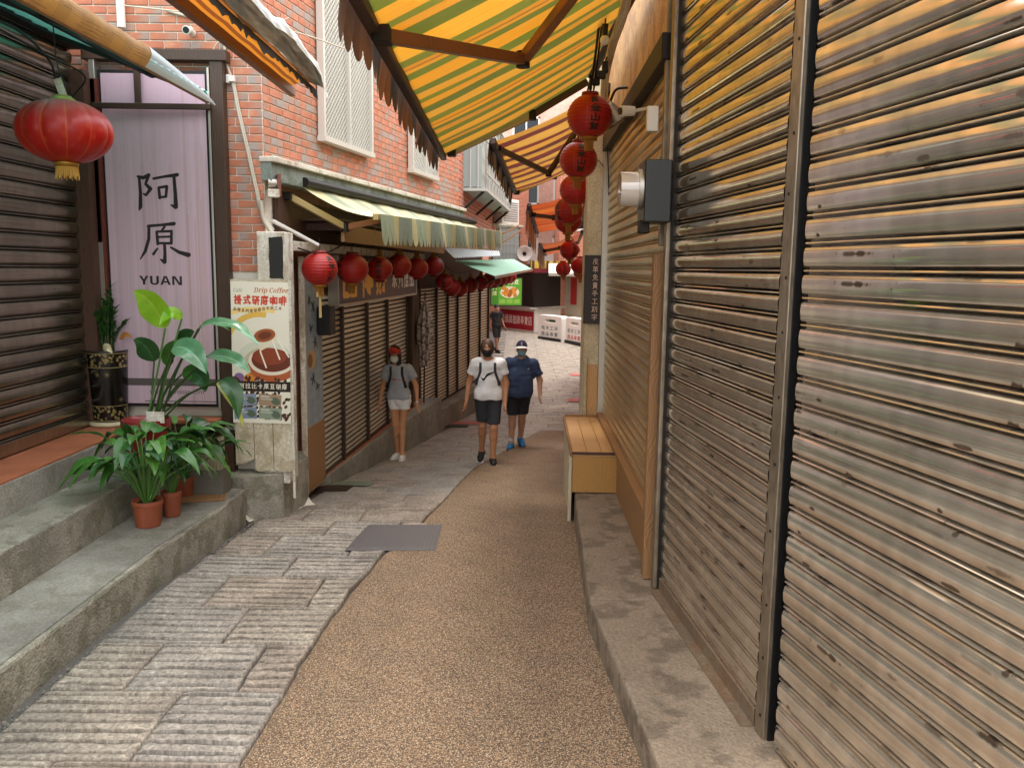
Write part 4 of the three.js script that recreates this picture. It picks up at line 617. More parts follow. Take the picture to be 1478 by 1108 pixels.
{
  const first = lantern('round red lantern with gold paper tag, first in string along shop row', 'red lanterns along the shop row'); first.position.copy(P(461, 388, 7.95)); first.rotation.y = 1.0;
  part('paper_tag', [bx(.09, .05, .02, 0, -.24, 0, .005), bx(.03, .2, .004, 0, -.36, 0)], std({ color: 0xc2ad74, roughness: .8 }), first);
  const lst = [[508, 388, 9.1], [548, 388, 10.4], [576, 383, 11.5], [602, 387, 12.8], [626, 384, 14.2]], fl = [[641, 406, 15.2], [652, 414, 15.6], [664, 416, 16.2], [680, 411, 17], [694, 408, 17.8], [704, 405, 18.4], [713, 404, 19], [722, 403, 19.8], [730, 401, 20.6], [736, 399, 21.4]];
  const lab = 'round red lantern in the string under the shop row fascia', lab2 = 'round red lantern in the string under the green tin awning';
  const base = lantern(lab, 'red lanterns along the shop row'); lst.forEach((q, i) => { const o = i ? dup(base) : base; o.position.copy(P(...q)); o.rotation.y = 2.4 + i * .7; o.rotation.z = rr(-.1, .1); o.scale.setScalar(rr(.93, 1.05)); });
  fl.forEach((q, i) => { const o = dup(base, lab2); o.position.copy(P(...q)); o.rotation.y = i * .9; o.rotation.z = rr(-.1, .1); o.scale.setScalar(rr(.92, 1.06)); });
  const wire = [P(430, 358, 7.6), P(461, 366, 7.95), ...lst.map(([x, y, d]) => P(x, y, d).add(V(0, .29, 0))), ...fl.map(([x, y, d]) => P(x, y, d).add(V(0, .29, 0)))]; solo('cable', [tube(wire, .008, 160, 6)], M.cable, 'black cable carrying the red lanterns along the shop row', 'cable');
  // right-hand string
  const rl = [[851, 168, 7.05, .18], [835, 231, 8.3, .18], [831, 274, 9.7, .18], [821, 304, 10.9, .18], [820, 318, 11.6, .18], [822, 361, 16, .175], [836, 383, 18, .17], [813, 388, 20, .17], [838, 392, 21, .17]];
  const l0 = lantern('round red lantern with black characters in the string beside cream pillar', 'red lanterns beside the cream pillar', .18, .9);
  const tops = []; rl.forEach(([x, y, d, r], i) => { const o = i ? dup(l0) : l0; o.position.copy(P(x, y, d)); o.rotation.y = [0.2, .1, 1.2, 2.1, 1.8, .6, 1.1, .2, 2][i]; o.rotation.z = rr(-.09, .09); tops.push(P(x, y, d).add(V(0, .3, 0))); });
  solo('cable', [tube([P(852, 110, 6.9), ...tops], .009, 80, 6), tube([P(856, 180, 9.2), P(868, 186, 9.2), P(874, 200, 9.2)], .005), tube([P(846, 238, 9.2), P(862, 231, 9.2), P(874, 244, 9.2)], .005)], M.cable, 'black cable carrying the red lanterns beside the cream pillar', 'cable');
}
// ---------- awnings ----------
function stripes(cols, w = 512) { const tot = cols.reduce((a, c) => a + c[1], 0); return canvas(w, 128, (c, W, H) => { let x = 0; for (const [col, k] of cols) { c.fillStyle = col; c.fillRect(x, 0, k / tot * W + 1, H); x += k / tot * W; } for (let i = 0; i < 900; i++) { const q = Math.sin(i * 12.99) * 43758.5, r = Math.sin(i * 78.2) * 24634.6; c.fillStyle = i % 2 ? 'rgba(60,40,10,.05)' : 'rgba(255,240,200,.05)'; c.fillRect((q - Math.floor(q)) * W, (r - Math.floor(r)) * H, 3, 24); } }); }
function awning(label, o) {
  const t = thing('striped_awning', label, 'awning'), { W0, W1, F0, F1, tx, per } = o, L = F0.distanceTo(F1), fab = phy({ map: tx, roughness: .95, transmission: .45, thickness: 0 });
  part('fabric', sheet(Math.ceil(L * 10), 16, (u, v) => { const p = W0.clone().lerp(W1, u).lerp(F0.clone().lerp(F1, u), v); p.y -= (o.sag ?? .05) * Math.sin(v * 3.14) * (1 + .15 * Math.sin(u * 29)) + .007 * Math.sin(u * L * 9 + v * 3) + .02 * (vn(u * L * 2.2, v * 3, 256, 256) - .5) * Math.sin(v * 3.14); return [p.x, p.y, p.z, u * L / per, v]; }), fab, t);
  const dir = F1.clone().sub(F0).normalize();
  part('front_bar', bar(F0.clone().addScaledVector(dir, -.03), F1.clone().addScaledVector(dir, .03), .06, .07, .012), o.barM || M.brownMetal, t);
  part('roller', cyl(W0.clone().add(V(.04, .03, 0)), W1.clone().add(V(.04, .03, 0)), .045, .045, 14), M.darkMetal, t);
  if (o.val) { const n = o.n || Math.round(L / .17), out = V().crossVectors(dir, V(0, 1, 0)).normalize(); if (out.dot(F0.clone().sub(W0)) < 0) out.negate(); const vm = phy({ map: o.vtx || tx, roughness: .95, transmission: .25, thickness: 0 });
    part('valance', sheet(n * 10, 5, (u, v) => { const p = F0.clone().lerp(F1, u).addScaledVector(out, .04 + .015 * v + .02 * Math.sin(u * L * 6.5) * v + .02 * (vn(u * L * 3, 5, 256, 256) - .5) * v), f = (u * n) % 1, sc = o.val * (.68 + .32 * Math.pow(Math.sin(f * 3.14159), .6)) * (1 + .05 * (vn(u * L * 2, 9, 256, 256) - .5)); return [p.x, p.y + .03 - v * sc, p.z, u * L / per, v]; }), vm, t);
    if (o.rag) part('ragged_edge', sheet(n * 8, 3, (u, v) => { const p = F0.clone().lerp(F1, u).addScaledVector(out, .035 + .03 * v); return [p.x, p.y + .02 - v * (.12 + .12 * vn(u * L * 11, 5, 256, 256)), p.z, u, v]; }), std({ color: 0x1d1712, roughness: .95 }), t); }
  for (const [pts, m, w] of o.arms || []) { const a = new THREE.Group(); a.name = 'arm'; t.add(a); for (let i = 0; i < pts.length - 1; i++) part('tube', bar(pts[i], pts[i + 1], w, w * 1.1, .006), Array.isArray(m) ? m[i] : m, a); for (let i = 1; i < pts.length - 1; i++) part('joint', cyl(pts[i].clone().add(V(0, -w * .8, 0)), pts[i].clone().add(V(0, w * .8, 0)), w * .75, w * .75, 14), M.darkMetal, a); part('bracket', bar(pts[0].clone().add(V(0, 0, -.05)), pts[0].clone().add(V(0, 0, .06)), w * 1.4, w * 1.3, .006), M.darkMetal, a); }
  return t;
}
const armWood = std({ map: rep(woodTex(0x7b4d2c, 0x96623a), 2), roughness: .45, metalness: .2 }), armPale = std({ color: 0xb3a270, roughness: .45, metalness: .3 }), armDark = std({ color: 0x4a3826, roughness: .5, metalness: .3 });
{
  const YG = stripes([['#cc861c', 26], ['#62681e', 20], ['#cf8c22', 22], ['#6b6c1e', 12], ['#c8821a', 16], ['#5a601c', 24], ['#d39428', 30], ['#6a6c20', 18], ['#c47d18', 10], ['#8f4c16', 3], ['#c8871f', 10], ['#60661e', 16]], 1024);
  awning('big yellow and green striped awning with folding arms over the pebble strip', {
    W0: V(.80, 3.99, -3.3), W1: P(848, 112, 8.5), F0: V(-.67, 3.27, -3.55), F1: P(640, 226, 8.5), tx: YG, per: 1.75, val: .22, sag: .03,
    vtx: stripes([['#5a3012', 30], ['#7d4516', 22], ['#2c1c10', 20], ['#8b4c18', 26], ['#3a2412', 18]]),
    arms: [[[V(-.64, 3.24, -4.15), P(755, 86, 5.5), V(.56, 3.86, -4.35)], [armWood, armWood], .06], [[P(652, 220, 8.42), P(768, 166, 8.45), P(848, 118, 8.5)], [armPale, armDark], .06]],
  });
  const YM = stripes([['#d79a3c', 22], ['#6a2b2a', 18], ['#dba548', 30], ['#752f2c', 14], ['#d3953a', 16], ['#5e2626', 20]]);
  awning('yellow and maroon striped awning hung behind the big green one', {
    W0: P(872, 130, 8.75), W1: P(842, 236, 13.4), F0: P(712, 204, 8.9), F1: P(744, 277, 13.2), tx: YM, per: 1.5, val: .24, rag: true, sag: .04, vtx: stripes([['#57361c', 30], ['#8a6a3c', 20], ['#3c2416', 22], ['#a58450', 12]]),
    arms: [[[P(719, 214, 9.3), P(792, 250, 10.4), P(838, 180, 10)], armDark, .05], [[P(746, 277, 13.15), P(800, 254, 13.2), P(840, 238, 13.3)], armPale, .06]],
  });
  const OR = stripes([['#d5561a', 40], ['#c4481a', 22], ['#e0702a', 30]]);
  awning('deep orange awning with torn brown flap past the maroon striped one', { W0: P(846, 270, 13.8), W1: P(838, 318, 18.5), F0: P(764, 296, 14), F1: P(776, 336, 18.5), tx: OR, per: 1.2, val: .5, rag: true, sag: .05, vtx: stripes([['#8a4a1c', 30], ['#c98b3a', 12], ['#6a3416', 28]]), arms: [[[P(770, 310, 14.6), P(800, 314, 15), P(836, 300, 15)], armDark, .06]] });
  awning('orange awning edged with a dark torn fringe beyond the deep orange one', { W0: P(838, 336, 19), W1: P(832, 352, 24), F0: P(780, 352, 19.3), F1: P(788, 368, 24), tx: OR, per: 1.2, val: .45, rag: true, sag: .05, vtx: stripes([['#4a3520', 30], ['#7a5a2c', 16], ['#2a2016', 28]]), arms: [[[P(786, 362, 20), P(808, 358, 20.3), P(834, 350, 20)], armDark, .06]] });
  // row awning, sun-bleached
  const YL = stripes([['#d8cf86', 26], ['#8f9a6a', 16], ['#e2d999', 30], ['#a3a878', 14]]), w0 = PV(424, 267, ...FA, ...FB).p, w1 = PV(676, 336, ...FA, ...FB).p; w0.x += .06; w1.x += .06;
  awning('sun bleached yellow and green awning over the shop row lanterns', { W0: w0, W1: V(w1.x, w0.y - .02, w1.z), F0: P(543, 313, 8.15), F1: P(722, 337, 13.6), tx: YL, per: 1.1, val: .3, sag: .06, barM: armPale, n: 40, vtx: stripes([['#8e9a74', 26], ['#b9ad6a', 12], ['#7c8a70', 30], ['#c9c08a', 10]]),
    arms: [[[P(416, 283, 7.95), P(498, 328, 8.3), P(548, 318, 8.4)], [armPale, armWood], .055]] });
  const b = thing('awning_bracket', 'rusty steel awning bracket bolted to the brick corner', 'bracket'); b.position.copy(P(402, 268, 7.5)); b.rotation.y = -1.2; part('plate', bx(.12, .2, .03, 0, 0, 0, .005), std({ color: 0x7c4f42, roughness: .7, metalness: .3 }), b); part('motor', cyl(V(0, .02, .01), V(0, .02, .09), .04, .045, 14), M.alu, b); part('arm_socket', bx(.09, .07, .1, .02, -.07, .05, .008), M.whiteDirty, b); part('bolt', cyl(V(.03, -.03, .01), V(.03, -.03, .03), .012), M.darkMetal, b);
}
{ // fluorescent tube and trim under the row awning, tin sheets
  solo('tube_light', [bar(P(392, 318, 7.6), P(459, 354, 7.9), .05, .03, .008)], M.white, 'unlit white tube lamp under the bleached awning', 'lamp');
  const t = thing('tin_awning', 'pale green tin awning sloping over the far shutters', 'awning'); const tin = std({ color: 0x86b89a, roughness: .5, metalness: .1 }), gr = std({ color: 0xb9bdbd, roughness: .45, metalness: .3 });
  const q = (a, b, c, d, m, n) => part(n, sheet(60, 6, (u, v) => { const p = a.clone().lerp(b, u).lerp(d.clone().lerp(c, u), v); return [p.x, p.y + .012 * Math.sin(u * a.distanceTo(b) * 40), p.z, u, v]; }), m, t);
  q(P(655, 376, 15.5), P(742, 374, 21), P(768, 388, 20.5), P(716, 399, 14.9), tin, 'sheet'); q(P(640, 357, 14.6), P(720, 362, 17.5), P(722, 369, 17.2), P(655, 372, 14.2), gr, 'sheet');
  part('edge_bar', bar(P(716, 400, 14.9), P(768, 389, 20.5), .04, .05), M.alu, t); part('strut', bar(P(700, 410, 16.2), P(722, 397, 15.6), .03, .03), M.darkMetal, t); part('strut', bar(P(712, 404, 18), P(744, 393, 17.6), .03, .03), M.darkMetal, t);
}
// ---------- houses further down ----------
function brickMap(a, b, j) { return rep(tex(512, 512, (u, v) => { const r = Math.floor(v * 16), x = u * 5 + (r % 2) * .5, f = x % 1, g = (v * 16) % 1; if (f < .045 || g < .16) return hex(j); const k = hsh(Math.floor(x) % 5 + 11, r + 40), n = fbm(u, v, 40, 40, 2); return mixc(hex(a), hex(b), k).map((c) => c * (.85 + .3 * n)); }), .84, .89); }
const farBrick = std({ map: brickMap(0xb8644c, 0x9a6256, 0xc0b2a4), roughness: .85 }), farBrick2 = std({ map: brickMap(0xc27a5c, 0xb06850, 0xcbbcaa), roughness: .85 });
const B2 = [-.42, 19.9], B3 = [-.9, 30];
function boxWindow(t, a, b, s0, s1, y0, y1, out, n) {      // a caged bay window on wall a-b
  const w = new THREE.Group(); w.name = 'window'; t.add(w); along(w, ...a, ...b, 0); const W = s1 - s0, H = y1 - y0, cx = (s0 + s1) / 2, cy = (y0 + y1) / 2, al = M.caged || (M.caged = std({ color: 0xb9bdb8, roughness: .5, metalness: .3 }));
  part('pane', bx(W - .05, H - .05, out - .08, cx, cy, out / 2 - .03), std({ color: 0x9aa5a2, roughness: .35 }), w);
  const g = []; for (let i = 0; i <= n; i++) g.push(bx(.022, H, .022, s0 + W * i / n, cy, out)); for (let i = 0; i <= 3; i++) { g.push(bx(.022, H, .022, s0, cy, out * i / 3)); g.push(bx(.022, H, .022, s1, cy, out * i / 3)); } for (let i = 0; i <= 5; i++) g.push(bx(W + .02, .02, .026, cx, y0 + H * i / 5, out)); part('cage', g, al, w);
  part('floor', bx(W + .08, .05, out + .04, cx, y0 - .02, out / 2), al, w); part('top', bx(W + .1, .04, out + .06, cx, y1, out / 2), al, w);
  for (let i = 0; i < 4; i++) part('bracket', bar(V(s0 + .1 + (W - .2) * i / 3, y0 - .04, out - .04), V(s0 + .1 + (W - .2) * i / 3, y0 - .32, .02), .03, .04), M.darkMetal, w);
}
{
  const t = thing('brick_house', 'pinkish brick house with caged bay window next to orange brick house', 'house');
  part('wall', block([[FB[0] + .01, FB[1] + .02], [B2[0], B2[1]], [B2[0] - 6, B2[1]], [FB[0] - 6, FB[1] + .02]], 2.92, 5.4), farBrick, t);
  const a = [FB[0], FB[1] + .02], on = (x, y) => PV(x, y, ...a, ...B2), p = on(668, 283), q = on(712, 290); boxWindow(t, a, B2, p.s, q.s, 3.45, 4.75, .38, 9);
  part('pipe', cyl(V(B2[0] + .05, 2.9, -B2[1] + .2), V(B2[0] + .05, 5.4, -B2[1] + .2), .05), M.whiteDirty, t);
  const c = thing('air_conditioner', 'white air conditioner box on a shelf high on the pinkish wall', 'air conditioner'); c.position.copy(P(730, 306, 19.4)); c.rotation.y = .9;
  part('case', new RoundedBoxGeometry(.62, .56, .3, 2, .02), M.white, c); const gr = []; for (let i = 0; i < 9; i++) gr.push(bx(.5, .02, .02, 0, -.2 + i * .05, .155)); part('grille', gr, std({ color: 0x8c9090, roughness: .5 }), c); part('shelf', bx(.9, .04, .42, -.05, -.3, 0), M.whiteDirty, c);
  const pi = thing('stay_pole', 'thin rusty pole propped against the pinkish wall beneath air conditioner', 'pole'); part('rod', [bar(P(690, 356, 17.5), P(748, 326, 19), .03, .03), bar(P(696, 370, 17.5), P(752, 332, 19.2), .025, .025)], M.woodBrown, pi);
}
{
  const t = thing('brick_house', 'salmon brick house with grey shutter just past the shop row', 'house');
  part('wall', block([[-.85, B2[1] + .05], B3, [B3[0] - 8, B3[1]], [B2[0] - 6, B2[1] + .05]], -1.2, 5.8), farBrick2, t);
  const a = [-.85, B2[1] + .05]; boxWindow(t, a, B3, 1.4, 3.2, 3.9, 5.3, .4, 8);
  const k = thing('brick_house', 'orange brick house with white caged windows behind the green menu sign', 'house'); part('wall', block([[-7, 44.9], [.75, 44.9], [.75, 46.9], [-7, 46.9]], -1, 8.4), farBrick2, k); boxWindow(k, [-7, 44.9], [.75, 44.9], 5.9, 7.3, 2.1, 4.3, .4, 7); boxWindow(k, [-7, 44.9], [.75, 44.9], 4.6, 6.6, 5.2, 6.9, .4, 8);
  const sh = thing('roller_shutter', 'grey shutter of the salmon brick house past the shop row', 'roller shutter', 'brown shutters along the shop row'); along(sh, ...a, ...B3, -.75); slats(sh, .3, 3.4, .05, 2.3, .09, M.steelRow, PROF_ROW, 2, 0, 2); part('frame', [bx(.08, 2.5, .08, .25, 1.2, .03), bx(.08, 2.5, .08, 3.45, 1.2, .03), bx(3.3, .12, .1, 1.85, 2.4, .03)], M.brownMetal, sh);
  const m = thing('loudspeaker', 'white round loudspeaker beside the white caged windows', 'loudspeaker'); m.position.copy(P(757, 366, 44.3)); m.scale.setScalar(1.5); part('horn', lathe([[.05, -.2], [.07, -.1], [.14, .02], [.26, .1], [.27, .12], [.25, .12], [.1, 0], [0, -.05]], 24).rotateX(Math.PI / 2), M.white, m); part('driver', new THREE.SphereGeometry(.07, 14, 10), M.darkMetal, m); part('bracket', bar(V(0, 0, -.15), V(-.3, .0, -.3), .04, .04), M.alu, m);
}
{
  const t = thing('awning_house', 'cream house past the cream pillar carrying the striped awnings', 'house');
  part('wall', block([[1.16, 9.77], [1.22, 12], [1.55, 16], [1.95, 20], [2.9, 26], [9, 26], [9, 9.77]], -1.2, 4.5), M.plaster, t);
}
{ // plain houses added to block skylight over the far bend
  const t = thing('added_bend_house', 'added grey plastered house wall blocking skylight at the bend beyond the shop row', 'house'); part('wall', block([[-.95, 30.05], [-1.4, 44], [-6, 44], [-6, 30.05]], -1.2, 9), M.plasterPink, t);
  part('added_door', bx(.06, 2.1, 1.2, -1.1, .2, -36, .01), M.woodDark, t);
  const u = thing('added_bend_house', 'added cream plastered house wall blocking skylight at the bend past the awnings', 'house'); part('wall', block([[2.95, 26.1], [6.5, 33], [12, 33], [12, 26.1]], -1.2, 9), M.plaster, u); part('added_door', bx(1.1, 2.1, .06, 4.6, .2, -29.4, .01), M.woodDark, u);
}
{ // house closing the street
  const t = thing('end_house', 'tall pale pink house with white windows closing the street', 'house'); const D = 47;
  part('wall', bx(40, 14.5, 4, 0, 5, -D - 2), std({ map: concreteTex(hex(0xd9b4a4), hex(0xc49a8a), hex(0xb89484), .4), roughness: .85 }), t);
  for (let i = 0; i < 6; i++) for (let j = 0; j < 3; j++) { const w = new THREE.Group(); w.name = 'window'; t.add(w); w.position.set(-4 + i * 2.3, 3.2 + j * 3.2, -D); part('frame', [bx(1.5, .1, .12, 0, .7, .03), bx(1.5, .1, .12, 0, -.7, .03), bx(.1, 1.5, .12, -.7, 0, .03), bx(.1, 1.5, .12, .7, 0, .03), bx(.08, 1.4, .1, 0, 0, .03)], M.white, w); part('pane', bx(1.4, 1.4, .02, 0, 0, .012), M.glassDark, w); part('sill', bx(1.7, .1, .25, 0, -.8, .08), M.whiteDirty, w); }
  part('balcony', [bx(7, .2, 1, 3, 4.9 - 2.4, -D + .5), bx(7, .8, .08, 3, 5.3 - 2.4, -D + 1)], M.white, t);
  const u = thing('side_house', 'orange tile clad house rising behind the food stall', 'house'); part('wall', block([[2.2, 41], [8, 37], [14, 37], [14, 46], [2.2, 46]], -1, 9.5), farBrick2, u);
  for (let j = 0; j < 2; j++) { const w = new THREE.Group(); w.name = 'window'; u.add(w); along(w, 2.2, 41, 8, 37, 0); part('frame', [bx(1.9, .1, .1, 1.5, 4 + j * 2.8, .04), bx(1.9, .1, .1, 1.5, 5.4 + j * 2.8, .04), bx(.1, 1.5, .1, .6, 4.7 + j * 2.8, .04), bx(.1, 1.5, .1, 2.4, 4.7 + j * 2.8, .04)], M.white, w); part('pane', bx(1.8, 1.4, .02, 1.5, 4.7 + j * 2.8, .02), M.glassDark, w); }
  const sh = thing('roller_shutter', 'silver shutter with red couplet strips behind the plastic barriers', 'roller shutter'); along(sh, 2.45, 40.75, 5.5, 38.65, -.8); slats(sh, .1, 2.6, .1, 2.6, .11, M.steelRow, PROF_ROW, 2, 0, 2); part('couplet', bx(.32, 1.3, .03, .6, 1.9, .04), std({ color: 0x9c1f1c, roughness: .7 }), sh); part('couplet', bx(.32, 1.3, .03, 1.8, 1.9, .04), std({ color: 0x9c1f1c, roughness: .7 }), sh); part('header', bx(3, .5, .6, 1.4, 2.95, .3, .02), M.whiteDirty, sh);
  const cp = thing('white_canopy', 'white sheet canopy sloping out above the red couplet strips', 'canopy'); part('sheet', sheet(20, 4, (a, b) => { const p = P(lerp(792, 842, a), lerp(380, 396, b), lerp(39, 36, b)); return [p.x, p.y, p.z, a, b]; }), M.white, cp); part('edge', bar(P(792, 396, 36), P(842, 397, 36), .08, .12), M.alu, cp);
}
{ // food stall
  const t = thing('food_stall', 'food stall with red banner counter and dark steel body closing the street', 'stall');
  const a = V(-.62, 0, -41), b = PG(772, 480), c = PG(808, 476); b.y = a.y = c.y = G(38); const H = 1.1, pane = (p, q, y0, y1, m, n, th = .06) => { const L = p.distanceTo(q), g = bx(L, y1 - y0, th); const o = part(n, g, m, t); o.position.set((p.x + q.x) / 2, a.y + (y0 + y1) / 2, (p.z + q.z) / 2); o.rotation.y = Math.atan2(-(q.z - p.z), q.x - p.x); return o; };
  const bn = canvas(1024, 256, (x, W, h) => { x.fillStyle = '#a3182a'; x.fillRect(0, 0, W, h); '老媽媽麵線專賣店'.split('').forEach((g, i) => glyph(x, g, 50 + i * 117, 70, 104, 116, 14, '#ead9d6')); });
  pane(a, b, 0, H, M.white, 'counter'); pane(b, c, 0, H, M.white, 'side_counter'); const f = pane(a, b, .08, H - .14, std({ map: bn, roughness: .6 }), 'banner', .02); f.geometry = new THREE.PlaneGeometry(a.distanceTo(b) - .1, H - .22); f.translateZ(.045);
  const up = (p) => p.clone(), aw = a.clone().add(V(0, 0, -.5)), bw = b.clone().add(V(-.05, 0, -.5)), cw = c.clone().add(V(0, 0, -.5)); pane(a.clone().add(V(-.1, 0, .1)), b.clone().add(V(.05, 0, .15)), H, H + .06, M.alu, 'worktop', .7); pane(b, c, H, H + .055, M.alu, 'side_worktop', .7);
  const st = std({ color: 0x2b2725, roughness: .35, metalness: .5 }); pane(aw, bw, H + .06, 2.75, st, 'back_panel'); pane(bw, cw, H + .06, 2.75, st, 'side_panel'); pane(aw.clone().add(V(-.2, 0, .5)), bw.clone().add(V(.3, 0, .6)), 2.75, 2.95, std({ color: 0x6e1622, roughness: .6 }), 'roof_trim', .9);
  const y = pane(bw.clone().add(V(-.2, 0, .7)), cw.clone().add(V(.2, 0, .7)), 2.8, 3.3, std({ map: stripes([['#c9a53a', 12], ['#5d4a1c', 8], ['#b58f30', 14], ['#3f3216', 8]]), roughness: .6 }), 'sign_strip', .08);
  const mn = canvas(512, 448, (x, W, h) => { x.fillStyle = '#5fae2c'; x.fillRect(0, 0, W, h); x.fillStyle = '#3f8a24'; x.fillRect(0, 0, 120, h); x.fillStyle = '#e8e7c0'; x.font = 'bold 60px sans-serif'; '得品豆'.split('').forEach((g, i) => glyph(x, g, 180 + i * 100, 20, 84, 76, 12, '#f0efdc')); x.fillStyle = '#e9e4c8'; x.beginPath(); x.ellipse(310, 230, 160, 100, 0, 0, 7); x.fill(); for (let i = 0; i < 34; i++) { const q = Math.sin(i * 91.7) * 4375.85, r = Math.sin(i * 37.3) * 2741.3; x.fillStyle = ['#c9822c', '#e09c3c', '#a8621e'][i % 3]; x.beginPath(); x.ellipse(310 + (q - Math.floor(q) - .5) * 220, 225 + (r - Math.floor(r) - .5) * 130, 34, 26, i, 0, 7); x.fill(); } '系列產'.split('').forEach((g, i) => glyph(x, g, 22, 30 + i * 90, 76, 76, 9, '#d6dca0')); x.fillStyle = '#8cc84e'; for (let i = 0; i < 3; i++) x.fillRect(140 + i * 120, 350, 100, 70); });
  const m = thing('menu_sign', 'bright green menu sign with a plate of fried food beside stall', 'sign'); const mc = P(731, 421, 33); m.position.copy(mc); const mw = 44 / 1200 * 33, mh = 38 / 1200 * 33; m.rotation.y = .12; part('box', bx(mw + .06, mh + .06, .15, 0, 0, -.08, .01), M.darkMetal, m); part('face', new THREE.PlaneGeometry(mw, mh), std({ map: mn, roughness: .5 }), m); part('hanger', bx(.06, .06, 1.2, -mw / 2, mh / 2, -.6), M.darkMetal, m);
}
for (const [i, [x0, y0, x1, y1, lab]] of [[787, 488, 819, 493, 'white plastic street barrier with small green label beside the stall'], [827, 494, 852, 500, 'white plastic street barrier with red lettering beside the silver shutter']].entries()) {
  const t = thing('street_barrier', lab, 'barrier', 'white plastic barriers'); const a = PG(x0, y0), b = PG(x1, y1); const L = along(t, a.x, -a.z, b.x, -b.z, G(34));
  const s = new THREE.Shape(); s.moveTo(-L * .02, 0); s.lineTo(L * 1.02, 0); s.lineTo(L, .9); s.quadraticCurveTo(L, 1.02, L * .9, 1.02); s.lineTo(L * .1, 1.02); s.quadraticCurveTo(0, 1.02, 0, .9); const h = new THREE.Path(); h.moveTo(L * .25, .74); h.lineTo(L * .75, .74); h.lineTo(L * .75, .9); h.lineTo(L * .25, .9); s.holes.push(h); const g = new THREE.ExtrudeGeometry(s, { depth: .3, bevelEnabled: true, bevelSize: .03, bevelThickness: .03, bevelSegments: 2 }); part('body', g, M.white, t);
  const cn = canvas(256, 160, (c, W, H) => { c.fillStyle = '#d9d8d2'; c.fillRect(0, 0, W, H); '老手工字'.split('').forEach((q, k) => glyph(c, q, 8 + k * 62, 10, 52, 56, 8, '#777b82')); '產品專賣'.split('').forEach((q, k) => glyph(c, q, 8 + k * 62, 88, 52, 56, 8, i ? '#b06060' : '#777b82')); });
  const f = part('label_panel', new THREE.PlaneGeometry(L * .8, .5), std({ map: cn, roughness: .6 }), t); f.position.set(L / 2, .38, .345); part('foot', bx(L, .12, .5, L / 2, .06, .15, .02), M.rubber, t); if (!i) part('green_label', bx(.5, .12, .01, L / 2, .82, .19), std({ color: 0x2c7a4a, roughness: .6 }), t);
}
{ // drain grates
  for (const [x, y, lab, col] of [[650, 613, 'street drain grate with faded red cover before the shop ledge', 0xa8574a], [472, 702, 'iron drain grate with greenish cover at the foot of the painted panel', 0x6f7a66]]) {
    const t = thing('drain_grate', lab, 'drain', 'street drains'), c = PG(x, y), d = -c.z, s = d > 12 ? .5 : .42; t.position.set(c.x, 0, 0); t.rotation.y = 0;
    part('cover', sheet(4, 4, (u, v) => { const q = d + .02 + v * s * .8; return [(u - .2) * s * 1.4, G(q) + .012, -q, u, v]; }), std({ color: col, roughness: .7, bumpMap: grain, bumpScale: .004 }), t); for (let i = 0; i < 6; i++) { const q = d - .04 - i * .06; part('grate_bar', bar(V(-s * .5, G(q) + .012, -q), V(s * .7, G(q) + .012, -q), .03, .02), M.brownMetal, t); }
  }
  for (const [x, y] of [[833, 541], [832, 578]]) { const c = PG(x, y); solo('painted_square', sheet(3, 3, (u, v) => { const d = -c.z + (v - .5) * .5, X = c.x + (u - .5) * .4; return [X, G(d) + .012, -d, u, v]; }), std({ color: 0xb8635c, roughness: .8 }), 'faded red painted square on the paving by the cream pillar', 'marking', 'red painted squares'); }
}
// ---------- plants ----------
const leafTex = (a, b, vein) => tex(256, 512, (u, v) => { const x = Math.abs(u - .5) * 2, r = Math.abs(((v * 14 - x * 2.4) % 1 + 1) % 1 - .5) * 2; let c = mixc(hex(a), hex(b), clamp(fbm(u, v, 4, 8, 3) * 1.3 - .1, 0, 1)); c = mixc(c, hex(vein), x < .05 ? .7 : .16 * sstep(.75, 1, r)); return c; });
const leafM = [[0x2c5a1e, 0x3f7428, 0x6d9a48], [0x37661f, 0x568a30, 0x86ad58], [0x1f4620, 0x2f5c2c, 0x55805a]].map(([a, b, c]) => phy({ map: leafTex(a, b, c), roughness: .38, transmission: .22, thickness: 0 }));
const limeM = phy({ map: leafTex(0x86c81e, 0xa2dc34, 0xc0ea60), roughness: .4, transmission: .5, thickness: 0 }), skySheenM = phy({ map: leafTex(0x4a7550, 0x62906a, 0x93b898), roughness: .2, transmission: .15, thickness: 0 }), stemM = std({ color: 0x4c7432, roughness: .5 }), stemDark = std({ color: 0x30481f, roughness: .5 }), yellowLeaf = phy({ map: leafTex(0x9aa52a, 0xb9b838, 0xcaca60), roughness: .5, transmission: .3, thickness: 0 });  // the paler blue-green map has the sky sheen mixed into its colour
